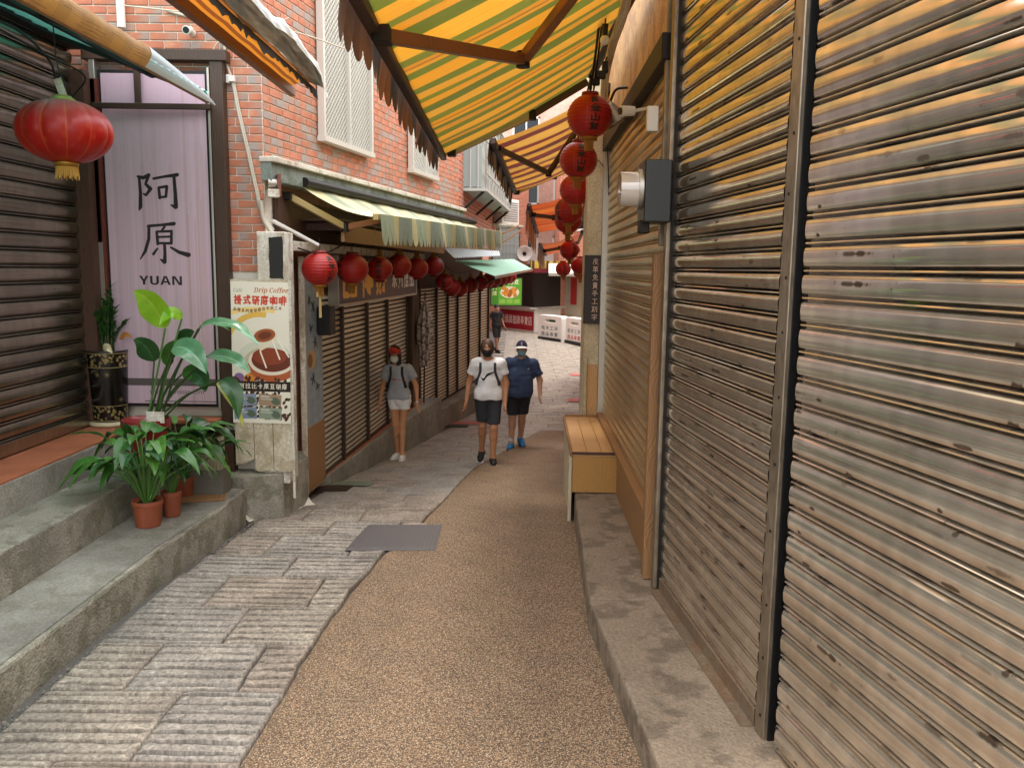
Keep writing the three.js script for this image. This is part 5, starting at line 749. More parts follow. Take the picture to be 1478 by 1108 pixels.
// a blade from a to b, bent through the control point c, w wide, up = the way its upper face looks
function leaf(a, b, c, w, up, fold = .25, wav = .02) {
  const cv = new THREE.QuadraticBezierCurve3(a, c, b), L = cv.getLength(), ph = rnd() * 9;
  return sheet(8, 16, (u, v) => { const p = cv.getPoint(v), t = cv.getTangent(v), s = V().crossVectors(t, up).normalize(), n = V().crossVectors(s, t).normalize(), k = Math.pow(Math.sin(Math.PI * Math.pow(v, .72)), .8) * (1 - .12 * v), x = (u - .5) * 2; p.addScaledVector(s, x * w / 2 * k).addScaledVector(n, fold * w / 2 * k * Math.abs(x) + wav * L * Math.sin(v * 14 + ph) * x * x); return [p.x, p.y, p.z, u, v]; });
}
function pot(x, y, z, r, h, mat, parent) { part('pot', lathe([[0, 0], [r * .78, 0], [r * .8, .006], [r * .95, h * .82], [r, h * .82], [r * 1.02, h * .84], [r * 1.02, h], [r * .94, h], [r * .9, h * .9], [0, h * .88]], 30).translate(x, y, z), mat, parent); part('soil', new THREE.CircleGeometry(r * .92, 20).rotateX(-Math.PI / 2).translate(x, y + h * .895, z), M.soil, parent); }
function lily(label, px, py, R, H, spread, n, az0, az1, tall) {
  const t = thing('potted_plant', label, 'plant', 'peace lilies on the lowest step'), p = PY(px, py, .206); t.position.copy(p); pot(0, 0, 0, R, H, M.pot, t);
  for (let i = 0; i < n; i++) { const az = lerp(az0, az1, (i + .5) / n) + rr(-.25, .25), len = rr(.22, .34) * tall, out = rr(.35, 1) * spread, hh = H + rr(.14, .42) * tall, dir = V(Math.cos(az), 0, Math.sin(az)), s = V(dir.x * R * .2, H * .88, dir.z * R * .2), a = V(dir.x * out * .55, hh, dir.z * out * .55), dr = rr(-.16, .06), b = a.clone().addScaledVector(dir, len * .8).add(V(0, dr, 0)), c = a.clone().addScaledVector(dir, len * .4).add(V(0, .08 + .05 * rnd(), 0)); part('stem', tube([s, s.clone().lerp(a, .5).add(V(0, .06, 0)), a], .005, 10, 5), stemM, t); const m = part('leaf', leaf(a, b, c, rr(.075, .115) * tall, V(dir.x * .2 + rr(-.3, .3), 1, dir.z * .2 + rr(-.3, .3)).normalize(), rr(.15, .4), .015), leafM[Math.floor(rnd() * 3)], t); }
  return t;
}
{
  lily('peace lily in the widest terracotta pot at the front of the lowest step', 214, 758, .11, .2, .54, 40, -2.6, 3.6, 1.15);
  lily('peace lily in the small middle terracotta pot between two others', 248, 744, .075, .2, .36, 22, -1.6, 2.4, .9);
  lily('peace lily in terracotta pot standing on a flat board', 266, 716, .085, .17, .54, 34, -2.2, 1.9, 1.05);
  const bd = thing('board', 'flat piece of brown board lying on the lowest step under a pot', 'board'), q = PY(298, 716, .206); bd.position.copy(q); bd.rotation.y = .3; part('plywood', bx(.55, .012, .36, -.12, .008, 0, .002), M.woodBrown, bd);
  const bx_ = thing('crate', 'worn grey plastic crate behind the potted lilies', 'crate'); bx_.position.set(-2.62, .206, -6.95); part('side', bx(.34, .22, .02, 0, .11, .1, .004), std({ color: 0x6a665f, roughness: .8 }), bx_); part('side', bx(.02, .22, .2, .17, .11, 0, .004), std({ color: 0x6a665f, roughness: .8 }), bx_); part('side', bx(.02, .22, .2, -.17, .11, 0, .004), std({ color: 0x6a665f, roughness: .8 }), bx_); part('floor', bx(.34, .02, .2, 0, .02, 0), std({ color: 0x5a564f, roughness: .8 }), bx_);
}
{ // big-leaved plant in a red glazed pot
  const D = 6.55, t = thing('potted_plant', 'tall big leaved plant with one lime leaf in a red glazed pot', 'plant'), b0 = P(212, 640, D), red = std({ color: 0x7e1f1c, roughness: .25 }); b0.y = .485;
  const R = .185, H = P(212, 604, D).y - .485; pot(b0.x, .485, b0.z, R, H, red, t); const root = V(b0.x + .06, .485 + H * .9, b0.z);
  const lf = (ax, ay, bx1, by, cx, cy, w, m, dz = 0, up = V(0, .5, 1)) => { const a = P(ax, ay, D + dz), b = P(bx1, by, D + dz - .12), c = P(cx, cy, D + dz - .05); part('stem', tube([root.clone().add(V(rr(-.05, .05), 0, rr(-.04, .04))), root.clone().lerp(a, .5).add(V(rr(-.02, .02), .06, 0)), a], .008, 14, 6), m === limeM ? stemM : stemDark, t); part('leaf', leaf(a, b, c, w / 1200 * D, up.clone().normalize(), .22, .012), m, t); };
  lf(238, 474, 192, 420, 222, 430, 46, limeM, 0, V(-.2, .1, 1)); lf(262, 460, 230, 470, 244, 440, 20, limeM, .02, V(0, .4, 1));
  lf(222, 522, 192, 490, 212, 494, 34, leafM[2], .15, V(0, .2, 1)); lf(249, 502, 298, 540, 276, 494, 40, skySheenM, -.1, V(.1, .9, .8)); lf(240, 528, 262, 492, 244, 500, 26, leafM[0], .1); lf(258, 498, 280, 478, 270, 482, 26, leafM[2], .12, V(0, .2, 1));
  lf(286, 474, 376, 500, 330, 448, 24, skySheenM, -.05, V(.2, 1, .5)); lf(290, 470, 332, 478, 310, 456, 20, leafM[1], .05, V(.2, 1, .6)); lf(298, 514, 362, 538, 334, 508, 30, skySheenM, -.05, V(.1, 1, .6)); lf(318, 548, 344, 606, 342, 556, 30, leafM[2], -.1, V(.6, .6, .7)); lf(312, 552, 352, 618, 338, 570, 16, yellowLeaf, -.02, V(.5, .5, .7)); lf(276, 538, 296, 566, 294, 540, 30, leafM[2], .1, V(.2, .3, 1)); lf(262, 540, 300, 560, 284, 530, 26, leafM[0], .14);
  part('tag', bx(.14, .09, .006, root.x + .06, .485 + H + .03, root.z + .1).rotateZ(0), M.whiteDirty, t);
}
{ // ornate black and gold cylinder pot with a dark stemmed plant
  const t = thing('potted_plant', 'dark leafy plant in a tall black pot with gold flower bands', 'plant'), c = PY(160, 612, .722); t.position.copy(c); const R = .165, H = P(160, 506, -c.z).y - .722;
  const cn = canvas(1024, 640, (x, W, h) => { x.fillStyle = '#0d0c0b'; x.fillRect(0, 0, W, h); const fl = (cx, cy, r, col) => { x.strokeStyle = col; x.lineWidth = 5; for (let k = 0; k < 7; k++) { const a = k / 7 * 6.28; x.beginPath(); x.moveTo(cx, cy); x.lineTo(cx + Math.cos(a) * r, cy + Math.sin(a) * r); x.stroke(); } x.fillStyle = col; x.beginPath(); x.arc(cx, cy, r * .3, 0, 7); x.fill(); }; for (const [y0, y1] of [[20, 130], [490, 610]]) { for (let k = 0; k < 110; k++) { const q = Math.sin(k * 127.1 + y0) * 43758.5, r = Math.sin(k * 311.7 + y0) * 43758.5; fl((q - Math.floor(q)) * W, y0 + (r - Math.floor(r)) * (y1 - y0), 10 + k % 9, k % 3 ? '#8d7a4c' : '#6b5a38'); } x.fillStyle = '#9a8a5c'; x.fillRect(0, y0 - 8, W, 5); x.fillRect(0, y1 + 6, W, 5); } for (let k = 0; k < 9; k++) fl(60 + k * 118, k % 2 ? 430 : 200, 26, '#6f6242'); });
  part('pot', lathe([...Array(13).keys()].map((i) => [R * lerp(.87, 1.02, i / 12), lerp(.03, H, i / 12)]), 40), std({ map: cn, roughness: .18 }), t); part('foot', lathe([[0, 0], [R * 1.02, 0], [R * 1.06, .012], [R * 1.06, .035], [R * .8, .04]], 36), std({ color: 0xb9ac8c, roughness: .4 }), t); part('rim', lathe([[R * 1.03, H - .01], [R * 1.05, H + .006], [R * .98, H + .01], [R * .92, H - .02], [0, H - .03]], 36), std({ color: 0x1c1712, roughness: .3 }), t);
  const lg = leaf(V(0, 0, 0), V(0, .02, .085), V(0, .02, .04), .04, V(0, 1, 0), .2, .01);
  for (let i = 0; i < 13; i++) { const az = i * 2.4, out = rr(.04, .2), hh = rr(.22, .5) + (i === 3 ? .12 : 0), top = V(Math.cos(az) * out, H + hh, Math.sin(az) * out * .6), s = V(Math.cos(az) * .05, H - .03, Math.sin(az) * .05), cv = new THREE.QuadraticBezierCurve3(s, V(s.x, H + hh * .6, s.z), top), st = new THREE.Group(); st.name = 'stalk'; t.add(st); part('stem', new THREE.TubeGeometry(cv, 10, .007, 5), stemDark, st); for (let k = 3; k < 11; k++) for (const sd of [-1, 1]) { const p = cv.getPoint(k / 10.5), m = part('leaf', lg, leafM[k % 2 ? 2 : 0], st); m.position.copy(p); m.rotation.set(-.5 + rr(-.2, .2), az + sd * 1.2 + rr(-.3, .3), 0, 'YXZ'); m.scale.setScalar(rr(.7, 1.15)); } }
  part('dry_leaf', leaf(V(.02, H, .1), V(.12, H - .01, .16), V(.07, H + .08, .14), .08, V(0, .5, 1), .3, .03), std({ color: 0xcbbf9a, roughness: .7 }), t); part('dry_leaf', leaf(V(.14, H + .1, .05), V(.26, H + .12, .08), V(.2, H + .18, .06), .06, V(0, .5, 1), .3, .03), std({ color: 0xa06a34, roughness: .7 }), t);
}
// ---------- people ----------
// naive surface nets over a distance field
function field(f, lo, hi, h) {
  const n = [0, 1, 2].map((k) => Math.ceil((hi[k] - lo[k]) / h) + 1), [nx, ny, nz] = n, F = new Float32Array(nx * ny * nz), at = (i, j, k) => (k * ny + j) * nx + i;
  for (let k = 0; k < nz; k++) for (let j = 0; j < ny; j++) for (let i = 0; i < nx; i++) F[at(i, j, k)] = f(lo[0] + i * h, lo[1] + j * h, lo[2] + k * h);
  const id = new Int32Array(nx * ny * nz).fill(-1), pos = [], idx = [];
  for (let k = 0; k < nz - 1; k++) for (let j = 0; j < ny - 1; j++) for (let i = 0; i < nx - 1; i++) {
    let s = 0, cx = 0, cy = 0, cz = 0; const v = []; for (let q = 0; q < 8; q++) v.push(F[at(i + (q & 1), j + (q >> 1 & 1), k + (q >> 2))]);
    let inn = 0; for (const q of v) if (q < 0) inn++; if (inn === 0 || inn === 8) continue;
    for (let a = 0; a < 8; a++) for (const b of [1, 2, 4]) if (!(a & b)) { const c = a | b; if ((v[a] < 0) !== (v[c] < 0)) { const t = v[a] / (v[a] - v[c]); cx += (a & 1) + (b === 1 ? t : 0); cy += (a >> 1 & 1) + (b === 2 ? t : 0); cz += (a >> 2) + (b === 4 ? t : 0); s++; } }
    id[at(i, j, k)] = pos.length / 3; pos.push(lo[0] + (i + cx / s) * h, lo[1] + (j + cy / s) * h, lo[2] + (k + cz / s) * h);
  }
  const quad = (a, b, c, d, fl) => { if (a < 0 || b < 0 || c < 0 || d < 0) return; if (fl) idx.push(a, c, b, a, d, c); else idx.push(a, b, c, a, c, d); };
  for (let k = 1; k < nz - 1; k++) for (let j = 1; j < ny - 1; j++) for (let i = 1; i < nx - 1; i++) {
    const o = F[at(i, j, k)] < 0; if ((F[at(i + 1, j, k)] < 0) !== o) quad(id[at(i, j - 1, k - 1)], id[at(i, j, k - 1)], id[at(i, j, k)], id[at(i, j - 1, k)], !o); if ((F[at(i, j + 1, k)] < 0) !== o) quad(id[at(i - 1, j, k - 1)], id[at(i - 1, j, k)], id[at(i, j, k)], id[at(i, j, k - 1)], !o); if ((F[at(i, j, k + 1)] < 0) !== o) quad(id[at(i - 1, j - 1, k)], id[at(i, j - 1, k)], id[at(i, j, k)], id[at(i - 1, j, k)], !o);
  }
  const g = new THREE.BufferGeometry(); g.setAttribute('position', new THREE.Float32BufferAttribute(pos, 3)); g.setIndex(idx);
  const N = new Float32Array(pos.length), e = h * .6; for (let q = 0; q < pos.length; q += 3) { const x = pos[q], y = pos[q + 1], z = pos[q + 2]; let a = f(x + e, y, z) - f(x - e, y, z), b = f(x, y + e, z) - f(x, y - e, z), c = f(x, y, z + e) - f(x, y, z - e), L = Math.hypot(a, b, c) || 1; N[q] = a / L; N[q + 1] = b / L; N[q + 2] = c / L; }
  g.setAttribute('normal', new THREE.BufferAttribute(N, 3)); const uv = new Float32Array(pos.length / 3 * 2); for (let q = 0; q < pos.length / 3; q++) { uv[q * 2] = pos[q * 3]; uv[q * 2 + 1] = pos[q * 3 + 1]; } g.setAttribute('uv', new THREE.BufferAttribute(uv, 2)); return g;
}
// tapered capsule, flattened front to back by s
const cap = (a, b, ra, rb, s = 1) => { const dx = b[0] - a[0], dy = b[1] - a[1], dz = (b[2] - a[2]) / s, L2 = dx * dx + dy * dy + dz * dz || 1e-9; return (x, y, z) => { const px = x - a[0], py = y - a[1], pz = (z - a[2]) / s, t = clamp((px * dx + py * dy + pz * dz) / L2, 0, 1); return (Math.hypot(px - dx * t, py - dy * t, pz - dz * t) - lerp(ra, rb, t)) * Math.min(1, s); }; };
const ell = (c, r) => (x, y, z) => { const k = Math.hypot((x - c[0]) / r[0], (y - c[1]) / r[1], (z - c[2]) / r[2]); return (k - 1) * Math.min(...r); };
const uni = (l, k = .03) => (x, y, z) => { let d = l[0](x, y, z); for (let i = 1; i < l.length; i++) { const e = l[i](x, y, z), h = clamp(.5 + .5 * (e - d) / k, 0, 1); d = lerp(e, d, h) - k * h * (1 - h); } return d; };
const l3 = (a, b, t) => [lerp(a[0], b[0], t), lerp(a[1], b[1], t), lerp(a[2], b[2], t)], ad = (a, x, y, z) => [a[0] + x, a[1] + y, a[2] + z];
const fold = (x, y, z, a, s) => a * (vn(x * 14 + s, y * 9 + z * 6, 256, 256) + .6 * vn(x * 7 + z * 9 + s, y * 22, 256, 256) - .8);
const skinM = (c) => phy({ color: c, roughness: .55, sheen: .2 }), cloth = (c) => std({ color: c, roughness: .9, bumpMap: grainFine, bumpScale: .001 });
function person(label, o) {
  const t = thing('person', label, 'person'), j = o.j, B = o.build || 1, W = o.waist || 1, hz = .1, WB = 1 + (W - 1) * .45, skin = skinM(o.skin);
  const H = j.head, torso = [cap(ad(j.shL, .05, -.02, 0), ad(j.shR, -.05, -.02, 0), .075 * B, .075 * B, .9), cap([j.neck[0], 1.34, j.neck[2]], [j.hip[0], 1.12, j.hip[2]], .145 * B, .135 * B * WB, .72), cap([j.hip[0], 1.14, j.hip[2]], [j.hip[0], .98, j.hip[2]], .135 * B * WB, .145 * B * WB, .8), cap(ad(j.hip, -.06, 0, 0), ad(j.hip, .06, 0, 0), .115 * B, .115 * B, .95)];
  const arm = (s, e, w) => [cap(s, e, .052 * B, .041 * B), cap(e, w, .042 * B, .027 * B)], leg = (h, k, a) => [cap(h, k, .088 * B, .055 * B), cap(ad(l3(k, a, .25), 0, 0, -.012), a, .056 * B, .036 * B), cap(k, l3(k, a, .3), .054 * B, .053 * B)];
  const hL = ad(j.hip, -.085, -.03, 0), hR = ad(j.hip, .085, -.03, 0);
  const headF = [ell(ad(H, 0, .03, -.005), [.074, .098, .094]), ell(ad(H, 0, -.055, .015), [.058, .07, .07]), cap(ad(H, 0, -.01, .088), ad(H, 0, -.035, .1), .01, .016), ell(ad(H, -.076, -.005, -.005), [.014, .03, .02]), ell(ad(H, .076, -.005, -.005), [.014, .03, .02])], neckF = [cap(ad(H, 0, -.06, -.015), ad(j.neck, 0, -.06, -.01), .052 * Math.min(B, 1.15), .062 * B)];
  const foot = (a, yaw, pit) => { const c = Math.cos(yaw), s = Math.sin(yaw), q = (f, dy) => [a[0] + s * f, a[1] + dy - Math.sin(pit) * f, a[2] + c * f * Math.cos(pit)]; return [cap(a, q(-.02, -.05), .038, .04), cap(q(-.03, -.055), q(.12, -.06), .04, .036), cap(q(.1, -.062), q(.17, -.066), .038, .03)]; };
  const main = uni([...torso, ...arm(j.shL, j.elL, j.wrL), ...arm(j.shR, j.elR, j.wrR), ...leg(hL, j.knL, j.anL), ...leg(hR, j.knR, j.anR), ...foot(j.anL, j.yawL || 0, j.pitL || 0), ...foot(j.anR, j.yawR || 0, j.pitR || 0), ...neckF, ...headF], .025);
  const body = [field(main, [-.42, -.04, -.36], [.42, 1.8, .4], .0135)];
  // hands: palm, four fingers and a thumb
  const hand = (w, e, side) => { const d = V(...w).sub(V(...e)).normalize(), fwd = V(0, 0, 1).addScaledVector(d, -d.z).normalize(), lat = V().crossVectors(d, fwd), q = (a, f, l) => [w[0] + d.x * a + fwd.x * f + lat.x * l, w[1] + d.y * a + fwd.y * f + lat.y * l, w[2] + d.z * a + fwd.z * f + lat.z * l], fs = [cap(w, q(.03, 0, 0), .026, .024), cap(q(.03, -.02, 0), q(.08, -.022, 0), .02, .017), cap(q(.03, .018, 0), q(.08, .022, 0), .02, .017), cap(q(.03, 0, 0), q(.08, 0, 0), .022, .018)], cu = side * -.02; [[-.03, .06], [-.011, .072], [.009, .075], [.028, .066]].forEach(([f, L]) => { fs.push(cap(q(.08, f, 0), q(.08 + L * .5, f * 1.05, cu * .5), .0095, .009)); fs.push(cap(q(.08 + L * .5, f * 1.05, cu * .5), q(.08 + L * .92, f, cu * 1.6), .009, .0075)); }); fs.push(cap(q(.025, .025, 0), q(.06, .05, cu * .4), .013, .0105)); fs.push(cap(q(.06, .05, cu * .4), q(.095, .052, cu), .0105, .0085)); const F = uni(fs, .006), c = q(.07, 0, 0); return field(F, [c[0] - .11, c[1] - .12, c[2] - .11], [c[0] + .11, c[1] + .12, c[2] + .11], .0055); };
  body.push(hand(j.wrL, j.elL, -1), hand(j.wrR, j.elR, 1));
  const bd = part('body', join(body), skin, t);
  // clothes
  const sl = o.sleeve ?? .55, gr = .016, sh = uni([cap(ad(j.shL, .05, -.02, 0), ad(j.shR, -.05, -.02, 0), .075 * B + gr, .075 * B + gr, .9), cap([j.neck[0], 1.34, j.neck[2]], [j.hip[0], 1.12, j.hip[2]], .145 * B + gr, .135 * B * W + gr * 1.2, .74), cap([j.hip[0], 1.14, j.hip[2] + (W - 1) * .1], [j.hip[0], .95, j.hip[2] + (W - 1) * .08], .135 * B * W + gr * 1.3, .145 * B * W + gr * 1.5, .84), cap(ad(j.hip, -.06, .03, 0), ad(j.hip, .06, .03, 0), .118 * B + gr * 2, .118 * B + gr * 2, .95), cap(j.shL, l3(j.shL, j.elL, sl), .055 * B + gr * 1.2, .052 * B + gr * 1.6), cap(j.shR, l3(j.shR, j.elR, sl), .055 * B + gr * 1.2, .052 * B + gr * 1.6)], .03), hem = o.hem || .9;
  const cutP = (a, b, tt) => { const p = V(...l3(a, b, tt)), n = V(...b).sub(V(...a)).normalize(); return [p, n]; }, [pL, nL] = cutP(j.shL, j.elL, sl), [pR, nR] = cutP(j.shR, j.elR, sl), nb = ad(j.neck, 0, .0, .02);
  const shirtF = (x, y, z) => { let d = sh(x, y, z) + fold(x, y, z, .02, o.seed); d = Math.max(d, hem - y + .008 * Math.sin(x * 30 + o.seed)); if (x < j.shL[0] - .02) d = Math.max(d, (x - pL.x) * nL.x + (y - pL.y) * nL.y + (z - pL.z) * nL.z); if (x > j.shR[0] + .02) d = Math.max(d, (x - pR.x) * nR.x + (y - pR.y) * nR.y + (z - pR.z) * nR.z); return Math.max(d, .075 - Math.hypot(x - nb[0], (y - nb[1] - .03) * 1.0, z - nb[2])); };
  const shirt = part('shirt', field(shirtF, [-.45, .8, -.35], [.45, 1.52, .35], .0115), cloth(o.shirt), t);
  const sf = o.shortLen, lg = (h, k, grow) => cap(h, l3(h, k, sf), .092 * B + gr, (.072 * B + gr) * grow), shortsBase = uni([cap(ad(j.hip, -.06, .04, 0), ad(j.hip, .06, .04, 0), .118 * B + gr, .118 * B + gr, .95), cap([j.hip[0], 1.03, j.hip[2]], [j.hip[0], .93, j.hip[2]], .13 * B * WB + .014, .14 * B * WB + .016, .84), lg(hL, j.knL, .98), lg(hR, j.knR, .98)], .008);
  const yc = (x) => { const h = x < j.hip[0] ? hL : hR, k = x < j.hip[0] ? j.knL : j.knR; return lerp(h[1], k[1], sf); };
  part('shorts', field((x, y, z) => Math.max(shortsBase(x, y, z) + fold(x, y, z, .011, o.seed + 5), y - .99, yc(x) - y), [-.32, .3, -.35], [.32, 1.08, .4], .0115), cloth(o.shorts), t);
  for (const [a, yw, pt] of [[j.anL, j.yawL || 0, j.pitL || 0], [j.anR, j.yawR || 0, j.pitR || 0]]) {
    const c = Math.cos(yw), s = Math.sin(yw), q = (f, dy) => [a[0] + s * f, a[1] + dy - Math.sin(pt) * f, a[2] + c * f * Math.cos(pt)], S = uni([cap(q(-.02, -.03), q(-.03, -.055), .048, .047), cap(q(-.03, -.05), q(.11, -.056), .046, .044), cap(q(.1, -.058), q(.18, -.064), .046, .036)], .02), g = field(S, [a[0] - .15, a[1] - .2, a[2] - .2], [a[0] + .15, a[1] + .1, a[2] + .32], .009);
    const so = uni([cap(q(-.04, -.088), q(.19, -.094), .038, .036, 1)], .01), sole = field((x, y, z) => Math.max(so(x, y, z) - .012, (y - (a[1] - .078 - Math.sin(pt) * ((z - a[2]) * c))) * 1), [a[0] - .15, a[1] - .25, a[2] - .2], [a[0] + .15, a[1] + .05, a[2] + .34], .009), sh2 = part('shoe', g, std({ color: o.shoe, roughness: .6 }), t); part('sole', sole, std({ color: o.sole, roughness: .7 }), sh2);
    if (o.sock) part('sock', field(cap(ad(a, 0, -.02, 0), ad(a, 0, .06, -.004), .045, .044), [a[0] - .1, a[1] - .1, a[2] - .1], [a[0] + .1, a[1] + .15, a[2] + .1], .009), cloth(o.sock), t);
  }
  // head: hair or cap, mask, eyes
  const hx = H[0], hy = H[1], hzz = H[2];
  if (o.hair) { const hf = uni([ell(ad(H, 0, .045, -.02), [.088, .1, .105]), ...(o.hairExtra || []).map((q) => q(H))], .03); part('hair', field((x, y, z) => { const d = hf(x, y, z) + .006 * (vn(x * 60, y * 12, 256, 256) - .5); return Math.max(d, -(Math.hypot((x - hx) / .062, (y - hy + .045) / (o.fringe || .095), (z - hzz - .11) / .1) - 1) * .05); }, [hx - .16, hy - .35, hzz - .2], [hx + .16, hy + .2, hzz + .16], .007), std({ color: o.hair, roughness: .55 }), t); }
  const mk = uni([ell(ad(H, 0, -.052, .03), [.066, .062, .075]), ell(ad(H, 0, -.04, .085), [.03, .035, .03])], .03); const ms = part('mask', field((x, y, z) => Math.max(mk(x, y, z), hzz + .015 - z, y - (hy - .006)), [hx - .1, hy - .14, hzz - .02], [hx + .1, hy + .02, hzz + .15], .006), std({ color: o.mask, roughness: .85 }), t); part('ear_loop', [tube([V(hx - .06, hy - .02, hzz + .04), V(hx - .078, hy, hzz + .01), V(hx - .06, hy - .07, hzz + .03)], .002), tube([V(hx + .06, hy - .02, hzz + .04), V(hx + .078, hy, hzz + .01), V(hx + .06, hy - .07, hzz + .03)], .002)], std({ color: o.mask }), ms);
  for (const s of [-1, 1]) { const e = part('eye', new THREE.SphereGeometry(.0115, 12, 8).scale(1.3, .7, .6).translate(hx + s * .03, hy + .012, hzz + .083), std({ color: 0xd8d2ca, roughness: .3 }), t); part('iris', new THREE.SphereGeometry(.006, 10, 8).translate(hx + s * .03, hy + .012, hzz + .087), std({ color: 0x1a100c, roughness: .2 }), e); part('eyebrow', bx(.034, .007, .01, hx + s * .031, hy + .037, hzz + .085), std({ color: o.hair || 0x1a1412 }), t); }
  if (o.cap) { const cp = new THREE.Group(); cp.name = 'cap'; t.add(cp); const cf = ell(ad(H, 0, .045, -.012), [.092, .108, .112]); part('crown', field((x, y, z) => Math.max(cf(x, y, z), hy + .052 - y), [hx - .12, hy, hzz - .15], [hx + .12, hy + .2, hzz + .13], .007), std({ color: o.cap, roughness: .85, map: o.capMap || null }), cp); part('brim', sheet(14, 5, (u, v) => { const a = lerp(-1.15, 1.15, u), r = lerp(.092, .092 + .075 * Math.cos(a * .8), v); return [hx + Math.sin(a) * r, hy + .056 - .022 * v + .02 * Math.cos(a * 1.3) * (1 - .2 * v) - .012, hzz + .005 + Math.cos(a) * r * 1.05, u, v]; }), std({ color: o.brim, roughness: .8 }), cp); if (o.badge) part('badge', bx(.018, .05, .006, hx, hy + .1, hzz + .096), std({ color: o.badge }), cp); }
  // backpack straps follow the shirt
  const front = (F, x, y) => { let z = .35; for (let i = 0; i < 80; i++) { const d = F(x, y, z); if (d < .001) break; z -= Math.max(.002, d * .7); } return Math.max(z, .02); };
  if (o.strap) for (const s of [-1, 1]) part('backpack_strap', sheet(4, 30, (u, v) => { const y = lerp(1.42, 1.1, v), x = j.neck[0] + s * (lerp(.10, .158, sstep(.3, 1, v)) * B + (u - .5) * .042); return [x, y, front(shirtF, x, y) + (u === 0 || u === 1 ? -.004 : .009), u, v]; }), std({ color: o.strap, roughness: .8 }), t);
  if (o.strap) part('backpack', field(uni([cap([j.neck[0], 1.36, -.2], [j.neck[0], 1.0, -.2], .1, .12, .7), cap([j.neck[0] - .07, 1.3, -.2], [j.neck[0] + .07, 1.3, -.2], .09, .09, .7)], .05), [-.25, .8, -.4], [.3, 1.5, .0], .014), std({ color: o.strap, roughness: .85 }), t);
  if (o.decal) o.decal(t, (x, y) => front(shirtF, x, y), j);
  if (o.watch) { const w = j.wrR, e = j.elR, d = V(...e).sub(V(...w)).normalize(); part('watch', cyl(V(...w).addScaledVector(d, .01), V(...w).addScaledVector(d, .035), .033, .034, 18), std({ color: 0xb9bcc0, roughness: .3, metalness: .7 }), t); }
  t.scale.setScalar(o.height / 1.74); return t;
}
function stand(t, px, py, depthPx, turn = 0) { const p = PG(px, py); t.position.set(p.x, p.y, p.z); t.rotation.y = turn; }
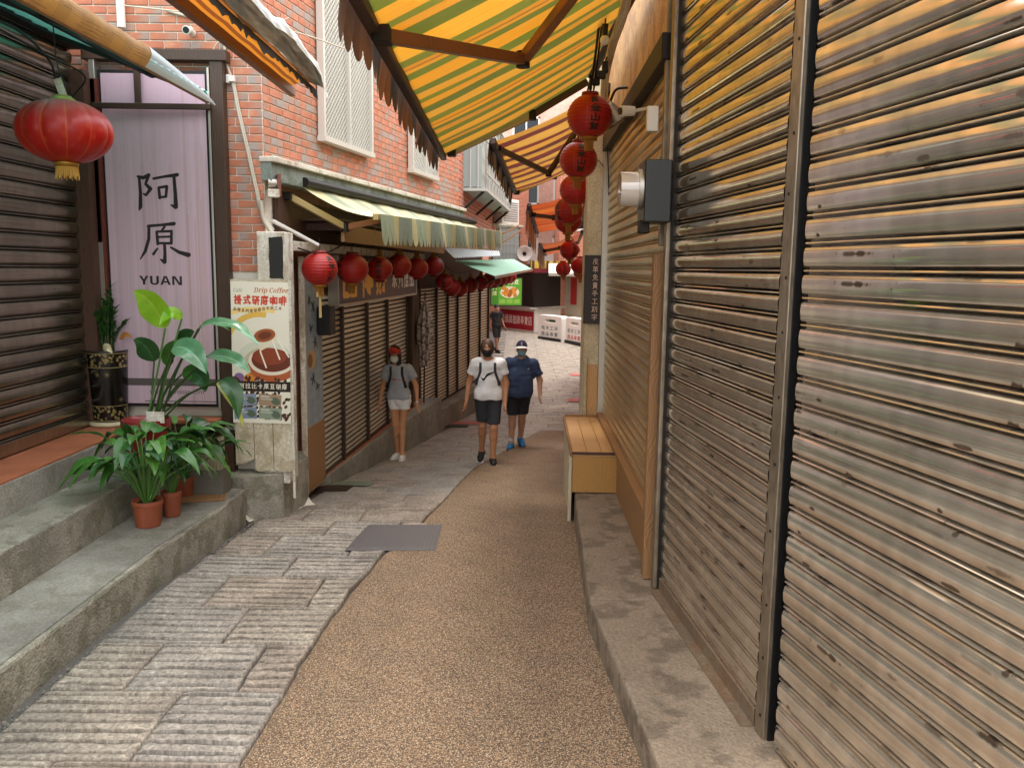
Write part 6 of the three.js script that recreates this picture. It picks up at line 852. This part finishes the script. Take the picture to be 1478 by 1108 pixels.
{
  // man in white shirt, mid-stride
  const m = person('person in white sports shirt, charcoal shorts and black mask walking uphill', { height: 1.74, seed: 1, skin: 0xbb8560, shirt: 0xe9e9ec, shorts: 0x2f3036, shortLen: .86, shoe: 0x1d1e21, sole: 0xd8d8d4, hair: 0x4d3323, mask: 0x17181a, strap: 0x3a3f45, fringe: .085, hairExtra: [(H) => ell(ad(H, -.055, .0, -.01), [.036, .075, .08]), (H) => ell(ad(H, .055, .0, -.01), [.036, .075, .08])],
    j: { head: [-.03, 1.60, .03], neck: [-.02, 1.46, 0], shL: [-.195, 1.40, 0], shR: [.165, 1.40, .0], elL: [-.285, 1.12, -.06], elR: [.235, 1.12, -.02], wrL: [-.315, .87, .04], wrR: [.225, .86, .09], hip: [-.01, .93, 0], knL: [-.085, .53, .0], knR: [.07, .52, .14], anL: [-.105, .13, -.2], anR: [.065, .1, .12], pitL: .25, pitR: -.05, yawL: -.1, yawR: .08 },
    decal: (t, fr, j) => part('logo', sheet(30, 3, (u, v) => { const x = lerp(-.10, .12, u) - .02, yc = 1.235 + .07 * Math.pow(u, 1.5) - .055 * Math.exp(-Math.pow((u - .2) / .16, 2)), w = .056 * Math.sin(Math.min(1, u * 2.4) * 1.571) * Math.pow(1 - u, .75) + .003, y = yc + (v - .5) * w; return [x, y, fr(x, y) + .004, u, v]; }), std({ color: 0x1b1c20, roughness: .8 }), t) });
  stand(m, 705, 667);
  const w = person('person in grey t-shirt, white shorts, red cap and white mask beside shutters', { height: 1.64, seed: 3, build: .86, skin: 0xbd8862, shirt: 0x9a9fa6, shorts: 0xe4e4e4, shortLen: .34, shoe: 0xd9d7d2, sole: 0xe6e4e0, hair: 0x17110f, mask: 0xd5dbd6, cap: 0xb5331f, brim: 0x8e2517, strap: 0x1d2027, watch: true, hem: .93, fringe: .1, hairExtra: [(H) => ell(ad(H, .055, -.07, -.01), [.045, .11, .07]), (H) => ell(ad(H, -.045, -.04, -.03), [.045, .09, .07]), (H) => ell(ad(H, 0, -.06, -.06), [.07, .12, .05])], capMap: tex(128, 128, (u, v) => fbm(u, v, 8, 8, 3) > .56 ? [.25, .2, .25] : [1, 1, 1]),
    j: { head: [-.06, 1.585, .04], neck: [-.03, 1.45, 0], shL: [-.185, 1.385, 0], shR: [.15, 1.385, 0], elL: [-.265, 1.1, -.06], elR: [.245, 1.11, -.05], wrL: [-.30, .85, .03], wrR: [.275, .86, .03], hip: [-.0, .93, 0], knL: [-.06, .52, .05], knR: [.045, .52, .03], anL: [-.045, .1, -.06], anR: [.055, .1, .1], yawL: -.25, yawR: .1, pitL: .1 },
    decal: (t, fr) => { for (let i = 0; i < 9; i++) { const h = [.03, .018, .03, .018, .018, .03, .018, .018, .03][i]; part('print', sheet(2, 3, (u, v) => { const x = -.105 + i * .024 + u * .016, y = 1.215 + v * h; return [x, y, fr(x, y) + .004, u, v]; }), std({ color: 0xc0605f, roughness: .8 }), t); } } });
  stand(w, 577, 662, 0, -.05);
  const n = person('heavyset person in navy t-shirt, dark shorts, cap and blue mask', { height: 1.72, seed: 6, build: 1.12, waist: 1.28, skin: 0xc2927a, shirt: 0x3b4a6c, shorts: 0x23242c, shortLen: .92, shoe: 0x2f83c4, sole: 0x16181c, sock: 0xd4d6da, hair: 0x2b2522, mask: 0x86b4c4, cap: 0x2d2a4a, brim: 0xdcdad8, badge: 0xcfc6b0, hem: .84, sleeve: .72, fringe: .1,
    j: { head: [0, 1.6, .04], neck: [0, 1.45, 0], shL: [-.2, 1.385, 0], shR: [.2, 1.385, 0], elL: [-.3, 1.1, -.02], elR: [.3, 1.1, -.04], wrL: [-.29, .86, .1], wrR: [.305, .87, .1], hip: [-.03, .93, 0], knL: [-.13, .52, .08], knR: [.02, .52, -.02], anL: [-.15, .1, .1], anR: [-.0, .14, -.2], yawL: -.1, yawR: .25, pitR: .3 }, decal: (t, fr) => part('emblem', sheet(3, 3, (u, v) => { const x = .1 + u * .03, y = 1.28 + v * .03; return [x, y, fr(x, y) + .004, u, v]; }), std({ color: 0x9aa6c0 }), t) });
  stand(n, 751, 645, 0, -.03);
  const f = person('distant person in dark clothes at the end of shop row', { height: 1.74, seed: 9, skin: 0x8a5f48, shirt: 0x17171a, shorts: 0x1c1b1c, shortLen: 1.0, shoe: 0x1b1b1d, sole: 0x222224, hair: 0x120e0c, mask: 0x9a7a68, j: { head: [0, 1.6, .02], neck: [0, 1.46, 0], shL: [-.17, 1.4, 0], shR: [.17, 1.4, 0], elL: [-.22, 1.12, -.08], elR: [.24, 1.12, .0], wrL: [-.24, .87, .05], wrR: [.26, .9, .16], hip: [0, .93, 0], knL: [-.07, .53, .12], knR: [.08, .52, 0], anL: [-.07, .1, .2], anR: [.08, .13, -.16], pitR: .3 } });
  stand(f, 716, 507, 0, .5);
}
renderer.render(scene, camera);
